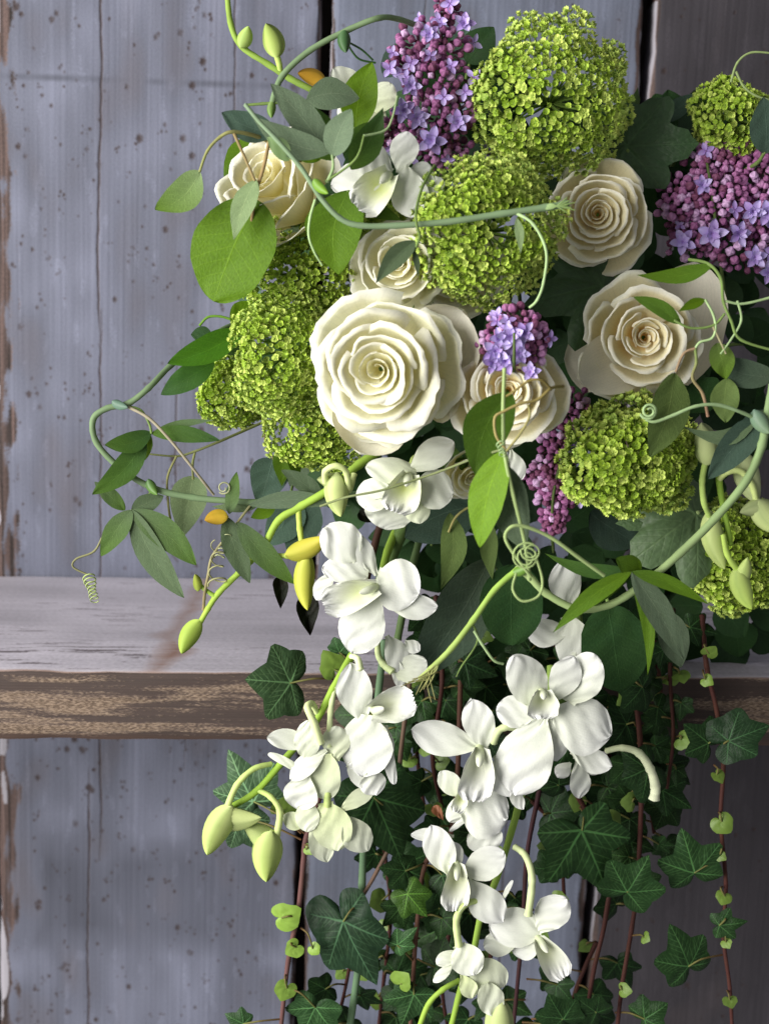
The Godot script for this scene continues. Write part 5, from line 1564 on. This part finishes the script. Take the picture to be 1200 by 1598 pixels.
	bud("node", v, [1176, 640, z], [1200, 676, z + 0.004], 26, BLUISH * 1.1, VINE, M.leaf_plain)
	stalk("tendril", v, [[1190, 660, z], [1160, 645, z + 0.003], [1120, 632, z + 0.005], [1085, 634, z + 0.006], [1050, 648, z + 0.006], [1022, 658, z + 0.006], [1008, 655, z + 0.006]], 6, 5, VINE * 1.2, PALEGREEN)
	curlicue(v, [1011, 641, z + 0.006], 13, 1.8, 5, PALEGREEN, 3.6)
	blade("leaf", v, [1192, 650, z - 0.005], [1104, 748, z + 0.003], 50, "oval", BLUISH * 0.75, BLUISH * 0.65, M.matt_leaf, {"fold": 0.25})
	blade("leaf", v, [1190, 640, z - 0.005], [1060, 662, z - 0.004], 26, "lance", VINE * 1.1, VINE * 0.9, M.matt_leaf, {"sway": 0.25})
	blade("leaf", v, [1200, 640, z - 0.005], [1150, 700, z - 0.012], 50, "oval", BLUISH * 0.6, BLUISH * 0.5, M.matt_leaf)
	blade("leaf", v, [1210, 588, z - 0.008], [1108, 560, z - 0.006], 44, "oval", GREYGREEN * 0.65, BLUISH * 0.7, M.matt_leaf, {"sway": 0.08})
	# ---- thin tendrils and leaves over the widest rose
	z = 0.36
	v = thing("tendril_vine", "fine forked tendrils with small leaves lying over the widest rose", "vine", at(1100, 480, z), "passion flower vines")
	stalk("stem", v, [[1075, 405, 0.33], [1105, 412, 0.345], [1124, 435, z], [1128, 470, z], [1140, 500, z], [1155, 530, z], [1210, 548, z]], 5, 4, OLIVE)
	stalk("tendril", v, [[1210, 462, z], [1160, 474, z], [1132, 470, z]], 4, 4, PALEGREEN * 0.8)
	stalk("tendril", v, [[1130, 490, z], [1112, 508, z], [1078, 512, z], [1052, 500, z]], 4, 4, OLIVE)
	stalk("tendril", v, [[1150, 470, z], [1156, 500, z], [1140, 530, z], [1124, 552, z]], 4, 3, PALEGREEN * 0.8)
	stalk("tendril", v, [[1100, 468, z], [1112, 490, z], [1116, 512, z], [1110, 528, z], [1092, 534, z], [1084, 544, z]], 4, 4, PALEGREEN)
	stalk("tendril", v, [[1084, 544, z], [1066, 552, z], [1054, 580, z]], 5, 4, Color(0.28, 0.20, 0.12))
	stalk("tendril", v, [[1084, 544, z], [1086, 566, z], [1080, 590, z], [1096, 615, z], [1104, 650, z]], 5, 5, OLIVE, Color(0.30, 0.18, 0.12))
	stalk("tendril", v, [[1112, 510, z], [1122, 530, z], [1132, 552, z]], 4, 3, Color(0.3, 0.28, 0.16))
	blade("leaf", v, [1062, 505, z - 0.002], [990, 464, z + 0.002], 24, "oval", MIDGREEN * 1.1, MIDGREEN, M.matt_leaf, {"sway": -0.06})
	blade("leaf", v, [1100, 468, z], [1058, 486, z + 0.004], 16, "lance", BRIGHT, BRIGHT * 0.8, M.leaf)
	blade("leaf", v, [1112, 414, 0.345], [992, 430, 0.345], 26, "lance", MIDGREEN * 1.3, BRIGHT * 0.7, M.leaf, {"sway": 0.08})
	blade("leaf", v, [1052, 582, z - 0.002], [1018, 714, z + 0.004], 68, "oval", OLIVE * 1.05, OLIVE * 1.2, M.matt_leaf, {"n": Vector3(0.3, 0.1, 1), "sway": 0.05})
	blade("leaf", v, [1118, 535, z - 0.004], [1132, 592, z], 40, "oval", OLIVE * 1.3, BRIGHT * 0.8, M.matt_leaf)
	blade("leaf", v, [1134, 590, z - 0.006], [1132, 660, z - 0.004], 44, "oval", OLIVE * 1.2, OLIVE * 1.3, M.matt_leaf)
	blade("leaf", v, [1075, 600, 0.31], [1110, 640, 0.31], 70, "oval", DARK, DARK * 1.2, M.leaf)
	stalk("tendril", v, [[1140, 128, 0.29], [1150, 98, 0.29], [1172, 82, 0.29], [1210, 84, 0.29]], 4, 3, PALESTEM * 0.8)
	stalk("tendril", v, [[1148, 112, 0.29], [1160, 135, 0.29], [1180, 150, 0.29], [1210, 158, 0.29]], 4, 3, PALESTEM * 0.8)

func ivy_trail(label: String, stem: Array, w: float, col: Color) -> Node3D:
	var t := thing("ivy_trail", label, "ivy", at(stem[0][0], stem[0][1], stem[0][2]), "trails of ivy hanging from the bouquet")
	stalk("stem", t, stem, w, w * 0.75, col, col * 1.15)
	return t

func ivy_leaf(t: Node3D, j: Array, tip: Array, col: Color, from: Array, outline := IVY, o := {}) -> void:
	if from:
		var m := [(from[0] + j[0]) / 2.0 + rnd(-6, 6), (from[1] + j[1]) / 2.0 - rnd(0, 6), (from[2] + j[2]) / 2.0 + 0.004]
		stalk("petiole", t, [from, m, j], 3.5, 3.0, Color(0.12, 0.06, 0.03), Color(0.14, 0.16, 0.05), 5)
	lobed("leaf", t, j, tip, outline, col, M.ivy if outline == IVY else M.leaf_plain, o)

# leaves of many sizes all along a stem
func clothe(t: Node3D, stem: Array, gap: float, big: float, small: float, side: float) -> void:
	var i := 0
	var run := 0.0
	for k in stem.size() - 1:
		var a := Vector2(stem[k][0], stem[k][1])
		var b := Vector2(stem[k + 1][0], stem[k + 1][1])
		var len := a.distance_to(b)
		while run < len:
			var p := a.lerp(b, run / len)
			var z: float = lerpf(stem[k][2], stem[k + 1][2], run / len)
			var s := 1.0 if i % 2 else -1.0
			var little := rnd(0, 1) < 0.36
			var size := rnd(0.75, 1.2) * (small * 0.7 if little else big * 0.78)
			var j := p + Vector2(s * rnd(0.3, 1.0) * side * (0.5 if little else 1.0), rnd(-10, 16))
			var d := Vector2(s * rnd(-0.2, 1.0), rnd(-0.2, 1.0)).normalized() * size
			var zz := z + rnd(-0.012, 0.016)
			var tone := Color(0.16, 0.26, 0.05) if little else Color(0.035, 0.095, 0.03).lerp(Color(0.075, 0.18, 0.05), rnd(0, 1) * rnd(0.3, 1))
			ivy_leaf(t, [j.x, j.y, zz], [j.x + d.x, j.y + d.y, zz + rnd(0.0, 0.008)], tone, [p.x, p.y, z], SMALL_IVY if little else IVY, {"nu": 24 if little else 48, "n": Vector3(rnd(-0.6, 0.6), rnd(-0.3, 0.6), 1)})
			run += gap * rnd(0.55, 1.05)
			i += 1
		run -= len

func build_ivy() -> void:
	var dark := Color(0.042, 0.11, 0.034)
	var mid := Color(0.065, 0.165, 0.055)
	var young := Color(0.19, 0.31, 0.045)
	var z := 0.30
	var t := ivy_trail("leftmost ivy trail on a brown stem, with pale kidney shaped leaves near its end", [[500, 1240, z], [478, 1310, z], [474, 1345, z], [466, 1420, z], [450, 1500, z], [438, 1610, z]], 10, Color(0.11, 0.055, 0.05))
	ivy_leaf(t, [453, 1066, 0.29], [386, 1062, 0.30], Color(0.15, 0.30, 0.125), [520, 1060, 0.285], IVY, {"wide": 1.25, "label": "large pale veined ivy leaf in front of the shelf edge", "n": Vector3(-0.1, 0.3, 1)})
	ivy_leaf(t, [395, 1250, 0.29], [352, 1180, 0.295], Color(0.14, 0.27, 0.13), [470, 1300, z], IVY, {"wide": 1.0, "n": Vector3(-0.2, 0.2, 1)})
	ivy_leaf(t, [375, 1275, 0.288], [410, 1332, 0.292], Color(0.14, 0.27, 0.13), [470, 1310, z], IVY, {"wide": 0.9})
	ivy_leaf(t, [440, 1432, z + 0.004], [469, 1422, z + 0.006], young, [465, 1430, z], SMALL_IVY, {"nu": 24})
	ivy_leaf(t, [462, 1478, z + 0.004], [446, 1490, z + 0.006], young, [458, 1470, z], SMALL_IVY, {"nu": 24})
	ivy_leaf(t, [488, 1480, z + 0.004], [497, 1490, z + 0.006], young * 0.9, [470, 1448, z], SMALL_IVY, {"nu": 24})
	ivy_leaf(t, [448, 1542, z + 0.004], [439, 1564, z + 0.006], young * 0.8, [446, 1520, z], SMALL_IVY, {"nu": 24})
	ivy_leaf(t, [478, 1325, z + 0.003], [487, 1334, z + 0.006], young * 0.9, [474, 1318, z], SMALL_IVY, {"nu": 24})
	ivy_leaf(t, [440, 1265, z - 0.006], [454, 1243, z - 0.004], young * 0.8, [475, 1300, z], SMALL_IVY, {"nu": 24})
	ivy_leaf(t, [492, 1572, z], [470, 1620, z], mid, [446, 1540, z], IVY)
	ivy_leaf(t, [380, 1598, z], [350, 1585, z], mid, [440, 1590, z], IVY)
	t = ivy_trail("ivy trail behind the left orchids with the biggest dark leaf", [[640, 1060, 0.28], [625, 1180, 0.285], [618, 1290, 0.285], [588, 1360, 0.29], [545, 1432, 0.295]], 8, Color(0.13, 0.085, 0.06))
	ivy_leaf(t, [584, 1245, 0.295], [626, 1345, 0.302], dark, [620, 1270, 0.285], IVY, {"wide": 1.0, "n": Vector3(0.1, 0.3, 1)})
	ivy_leaf(t, [536, 1438, 0.30], [584, 1546, 0.308], Color(0.045, 0.105, 0.05), [560, 1410, 0.295], IVY, {"wide": 0.75, "n": Vector3(-0.3, 0.3, 1)})
	ivy_leaf(t, [530, 1018, 0.29], [545, 1000, 0.295], mid, [560, 1040, 0.285], IVY)
	ivy_leaf(t, [522, 1045, 0.294], [506, 1016, 0.296], young * 0.8, [555, 1060, 0.288], SMALL_IVY, {"nu": 24})
	ivy_leaf(t, [545, 1085, 0.294], [533, 1094, 0.296], young * 0.7, [560, 1070, 0.288], SMALL_IVY, {"nu": 24})
	t = ivy_trail("ivy trail down the middle, bright young leaves between darker ones", [[720, 1000, 0.27], [708, 1280, 0.28], [665, 1345, 0.285], [650, 1450, 0.29], [640, 1610, 0.29]], 9, Color(0.10, 0.05, 0.035))
	ivy_leaf(t, [636, 1395, 0.30], [665, 1432, 0.306], Color(0.10, 0.24, 0.035), [655, 1400, 0.287], IVY, {"wide": 0.8})
	ivy_leaf(t, [620, 1475, 0.30], [650, 1450, 0.304], mid * 1.3, [645, 1500, 0.29], IVY, {"wide": 0.7})
	ivy_leaf(t, [646, 1552, 0.30], [625, 1605, 0.304], mid, [645, 1530, 0.29], IVY, {"wide": 1.0})
	ivy_leaf(t, [690, 1365, 0.295], [735, 1385, 0.30], dark, [665, 1350, 0.285], IVY)
	ivy_leaf(t, [625, 1535, 0.302], [636, 1521, 0.306], young * 0.8, [642, 1540, 0.29], SMALL_IVY, {"nu": 24})
	clothe(t, [[705, 1290, 0.275], [665, 1345, 0.28], [655, 1450, 0.28], [645, 1600, 0.28]], 42, 52, 22, 34)
	t = ivy_trail("ivy trail right of the centre orchids, with a broad five pointed leaf high up", [[880, 1030, 0.275], [860, 1140, 0.28], [840, 1240, 0.28], [822, 1335, 0.285], [815, 1450, 0.285], [800, 1610, 0.285]], 9, Color(0.045, 0.02, 0.022))
	ivy_leaf(t, [908, 1296, 0.30], [955, 1398, 0.308], dark * 1.15, [905, 1260, 0.285], IVY, {"wide": 1.05, "n": Vector3(0.1, 0.2, 1)})
	ivy_leaf(t, [878, 1590, 0.30], [855, 1555, 0.304], dark * 1.2, [830, 1590, 0.285], IVY)
	clothe(t, [[870, 1060, 0.27], [845, 1240, 0.272]], 40, 56, 26, 40)
	clothe(t, [[832, 1420, 0.27], [815, 1600, 0.272]], 46, 54, 26, 60)
	t = ivy_trail("ivy trail of red stems and shaded leaves between centre and right", [[985, 1040, 0.285], [998, 1150, 0.285], [1000, 1250, 0.288], [994, 1380, 0.29], [985, 1450, 0.29], [970, 1540, 0.29], [962, 1610, 0.29]], 9, BROWN)
	ivy_leaf(t, [978, 1392, 0.305], [1014, 1340, 0.310], dark * 1.2, [990, 1400, 0.29], IVY, {"wide": 1.1})
	ivy_leaf(t, [1002, 1072, 0.29], [955, 1065, 0.295], dark, [990, 1060, 0.285], IVY, {"wide": 1.2})
	ivy_leaf(t, [1010, 1200, 0.295], [960, 1225, 0.298], dark, [1000, 1180, 0.287], IVY, {"wide": 1.1})
	ivy_leaf(t, [970, 1545, 0.30], [984, 1547, 0.304], young * 0.7, [968, 1540, 0.29], SMALL_IVY, {"nu": 24})
	ivy_leaf(t, [1004, 1462, 0.30], [1011, 1468, 0.304], young * 0.7, [986, 1460, 0.29], SMALL_IVY, {"nu": 24})
	clothe(t, [[985, 1040, 0.278], [1000, 1250, 0.28]], 30, 58, 24, 36)
	clothe(t, [[1000, 1250, 0.28], [985, 1450, 0.28]], 50, 46, 24, 34)
	t = ivy_trail("ivy trail forking low between the lit plank and the shade toned plank", [[900, 1240, 0.28], [950, 1340, 0.285], [945, 1430, 0.288], [925, 1520, 0.29], [912, 1610, 0.29]], 9, BROWN)
	ivy_leaf(t, [930, 1580, 0.30], [900, 1560, 0.304], dark * 1.3, [918, 1560, 0.29], IVY)
	ivy_leaf(t, [1005, 1590, 0.298], [1040, 1570, 0.302], dark * 1.3, [960, 1580, 0.285], IVY, {"wide": 1.1})
	clothe(t, [[890, 1150, 0.272], [950, 1340, 0.275]], 40, 56, 26, 44)
	clothe(t, [[870, 1360, 0.272], [840, 1460, 0.275]], 50, 44, 28, 30)
	t = ivy_trail("rightmost ivy trail on a long red stem in front of the dark planks", [[1095, 960, 0.285], [1102, 1040, 0.29], [1118, 1110, 0.29], [1128, 1190, 0.292], [1124, 1280, 0.292], [1132, 1380, 0.294], [1128, 1460, 0.294], [1138, 1540, 0.294], [1142, 1610, 0.294]], 8, BROWN * 1.2)
	ivy_leaf(t, [1136, 1156, 0.30], [1200, 1132, 0.304], Color(0.05, 0.13, 0.05), [1122, 1170, 0.291], IVY, {"wide": 0.9})
	ivy_leaf(t, [1105, 1160, 0.295], [1070, 1130, 0.298], dark, [1120, 1150, 0.29], IVY)
	ivy_leaf(t, [1083, 1362, 0.30], [1066, 1298, 0.304], dark * 1.1, [1130, 1340, 0.292], IVY, {"wide": 0.95})
	ivy_leaf(t, [1074, 1508, 0.30], [1050, 1450, 0.304], dark * 1.1, [1126, 1490, 0.294], IVY, {"wide": 0.95})
	ivy_leaf(t, [1122, 1444, 0.30], [1166, 1440, 0.304], dark * 1.2, [1130, 1430, 0.294], IVY, {"wide": 0.8})
	for q in [[1118, 1208, 1128, 1222], [1125, 1282, 1140, 1300], [1122, 1334, 1132, 1342], [1130, 1398, 1126, 1412], [1132, 1470, 1138, 1480], [1138, 1560, 1142, 1574], [1100, 1060, 1112, 1068], [1105, 1020, 1116, 1010]]:
		ivy_leaf(t, [q[0], q[1], 0.30], [q[2], q[3], 0.303], young * 0.7, [q[0] - 4, q[1] - 14, 0.293], SMALL_IVY, {"nu": 24, "wide": 1.1})
	t = ivy_trail("short ivy trail with crowded dark leaves under the shaded orchid", [[1050, 950, 0.27], [1045, 1050, 0.275], [1050, 1150, 0.28], [1040, 1230, 0.28]], 7, BROWN)
	clothe(t, [[1050, 950, 0.27], [1045, 1050, 0.272], [1050, 1150, 0.275], [1030, 1230, 0.275]], 30, 50, 22, 30)
	t = ivy_trail("ivy trail tucked behind the left and centre orchid sprays", [[680, 930, 0.265], [690, 1060, 0.27], [675, 1180, 0.27], [690, 1260, 0.27]], 8, BROWN)
	clothe(t, [[680, 960, 0.262], [690, 1060, 0.265], [675, 1180, 0.265], [690, 1260, 0.265]], 30, 60, 24, 40)
	clothe(t, [[760, 1010, 0.25], [770, 1120, 0.25]], 24, 56, 24, 50)
	t = ivy_trail("ivy trail at the bottom centre, behind the lowest orchid flowers", [[760, 1300, 0.265], [770, 1400, 0.27], [765, 1500, 0.272], [770, 1610, 0.272]], 8, BROWN)
	clothe(t, [[760, 1300, 0.262], [770, 1400, 0.265], [765, 1500, 0.268], [770, 1600, 0.27]], 38, 60, 26, 40)
	t = ivy_trail("ivy trail at the bottom left, its leaves cut by the picture's edge", [[560, 1400, 0.265], [550, 1480, 0.27], [535, 1560, 0.27], [520, 1610, 0.27]], 7, BROWN)
	clothe(t, [[550, 1500, 0.265], [535, 1560, 0.27], [520, 1610, 0.27]], 26, 60, 24, 40)
	# the thick of the ivy, one trail behind another
	var deep := [
		["dense dark ivy trail hanging below the shelf edge behind the left orchids", [[600, 1120, 0.25], [590, 1240, 0.25], [600, 1330, 0.25], [610, 1420, 0.25], [600, 1520, 0.25], [590, 1610, 0.25]], 34, 62, 30],
		["dense dark ivy trail between the left and the centre orchid sprays", [[660, 1040, 0.25], [650, 1160, 0.25], [662, 1260, 0.25]], 30, 64, 36],
		["dense dark ivy trail directly behind the lowest centre orchids", [[720, 1380, 0.25], [700, 1460, 0.25], [690, 1540, 0.25], [700, 1610, 0.25]], 30, 66, 40],
		["dense dark ivy trail below the frontal orchid flower, right of its stem", [[830, 1250, 0.255], [870, 1300, 0.255], [880, 1400, 0.255]], 40, 60, 30],
		["dense dark ivy trail hanging from the shaded orchid to the broad ivy leaf", [[940, 1090, 0.25], [950, 1180, 0.25], [940, 1260, 0.25], [970, 1330, 0.25]], 26, 68, 44],
		["dense dark ivy trail over the right part of the shelf edge", [[1020, 1000, 0.25], [1030, 1100, 0.25], [1010, 1200, 0.25], [1020, 1300, 0.25]], 26, 64, 40],
		["dense dark ivy trail at the bottom, right of the lit plank", [[930, 1470, 0.25], [900, 1540, 0.25], [880, 1610, 0.25]], 30, 66, 50],
		["dense dark ivy trail on the shelf edge behind the vine's frayed end", [[730, 960, 0.25], [740, 1060, 0.25], [720, 1150, 0.25]], 26, 66, 44],
		["dense dark ivy trail on the shelf edge between the frontal orchid and the round leaf", [[860, 1000, 0.25], [900, 1060, 0.25], [880, 1150, 0.25], [860, 1220, 0.25]], 26, 66, 44]]
	for d in deep:
		t = ivy_trail(d[0], d[1], 8, BROWN)
		clothe(t, d[1], d[2], d[3], 26, d[4])
	t = thing("dry_leaf", "tiny curled rust brown dry leaf among the ivy, left of the centre orchids", "leaf", at(683, 1268, 0.29))
	blade("leaf", t, [676, 1258, 0.29], [692, 1280, 0.294], 16, "heart", Color(0.36, 0.14, 0.06), Color(0.28, 0.10, 0.05), M.leaf_plain, {"fold": 0.5, "wave": 0.3})
	# plain flower stems that hang below
	t = thing("cut_stem", "straight grey green flower stem hanging down below the left orchids", "stem", at(565, 1320, 0.285))
	stalk("stem", t, [[600, 1000, 0.26], [572, 1250, 0.285], [565, 1380, 0.29], [562, 1480, 0.29], [545, 1610, 0.29]], 12, 12, Color(0.12, 0.20, 0.11))
	t = thing("cut_stem", "thick green stem ends showing between the orchids under the largest rose", "stem", at(610, 860, 0.26))
	stalk("stem", t, [[640, 800, 0.26], [615, 855, 0.265], [590, 920, 0.265]], 22, 20, Color(0.12, 0.19, 0.06))
	stalk("stem", t, [[600, 800, 0.255], [585, 850, 0.255], [560, 960, 0.26]], 12, 10, Color(0.06, 0.03, 0.02))
	stalk("stem", t, [[655, 840, 0.25], [640, 900, 0.255], [620, 1000, 0.26]], 12, 12, Color(0.1, 0.16, 0.06))

func build_filler() -> void:
	# the leafy branches that the flowers stand among
	var spots := [
		["dark leafy branch filling the gap behind the top lilac and green balls", 720, 180, 90], ["dark leafy branch behind the largest green ball and the right rose", 900, 260, 100],
		["dark leafy branch behind the right lilac at the picture's edge", 1120, 340, 100], ["dark leafy branch between the widest rose and the right edge", 1130, 540, 100],
		["dark leafy branch behind the widest rose and the hanging lilac", 930, 540, 110], ["dark leafy branch behind the largest rose and the peach rose", 720, 560, 110],
		["dark leafy branch behind the left green balls", 500, 560, 70], ["dark leafy branch under the lower right green ball", 1000, 840, 110],
		["dark leafy branch under the hanging lilac, above the round leaves", 860, 830, 110], ["dark leafy branch below the pale flower, behind the blue green leaves", 690, 820, 90],
		["dark leafy branch behind the centre orchid, over the shelf edge", 800, 980, 110], ["dark leafy branch behind the thick vine stem at right", 980, 980, 90], ["dark leafy branch behind the pale rose and the side rose", 560, 330, 70],
		["dark leafy branch between the middle green ball and the peach rose", 810, 460, 80], ["dark leafy branch between the right rose and the widest rose", 930, 440, 80],
		["dark leafy branch between the tall lilac and the middle green ball", 730, 270, 70], ["dark leafy branch beside the hanging orchid buds at right", 1090, 680, 90],
		["dark leafy branch behind the lower right green ball and the shelf's right end", 1120, 930, 100], ["dark leafy branch under the lowest left green ball", 560, 720, 70],
		["dark leafy branch between the small pale rose and the hanging lilac", 770, 690, 80],
		["dark leafy branch in the upper right, under the small green ball", 1060, 240, 80]]
	for s in spots:
		var x: float = s[1]
		var y: float = s[2]
		var r: float = s[3]
		var z := 0.225
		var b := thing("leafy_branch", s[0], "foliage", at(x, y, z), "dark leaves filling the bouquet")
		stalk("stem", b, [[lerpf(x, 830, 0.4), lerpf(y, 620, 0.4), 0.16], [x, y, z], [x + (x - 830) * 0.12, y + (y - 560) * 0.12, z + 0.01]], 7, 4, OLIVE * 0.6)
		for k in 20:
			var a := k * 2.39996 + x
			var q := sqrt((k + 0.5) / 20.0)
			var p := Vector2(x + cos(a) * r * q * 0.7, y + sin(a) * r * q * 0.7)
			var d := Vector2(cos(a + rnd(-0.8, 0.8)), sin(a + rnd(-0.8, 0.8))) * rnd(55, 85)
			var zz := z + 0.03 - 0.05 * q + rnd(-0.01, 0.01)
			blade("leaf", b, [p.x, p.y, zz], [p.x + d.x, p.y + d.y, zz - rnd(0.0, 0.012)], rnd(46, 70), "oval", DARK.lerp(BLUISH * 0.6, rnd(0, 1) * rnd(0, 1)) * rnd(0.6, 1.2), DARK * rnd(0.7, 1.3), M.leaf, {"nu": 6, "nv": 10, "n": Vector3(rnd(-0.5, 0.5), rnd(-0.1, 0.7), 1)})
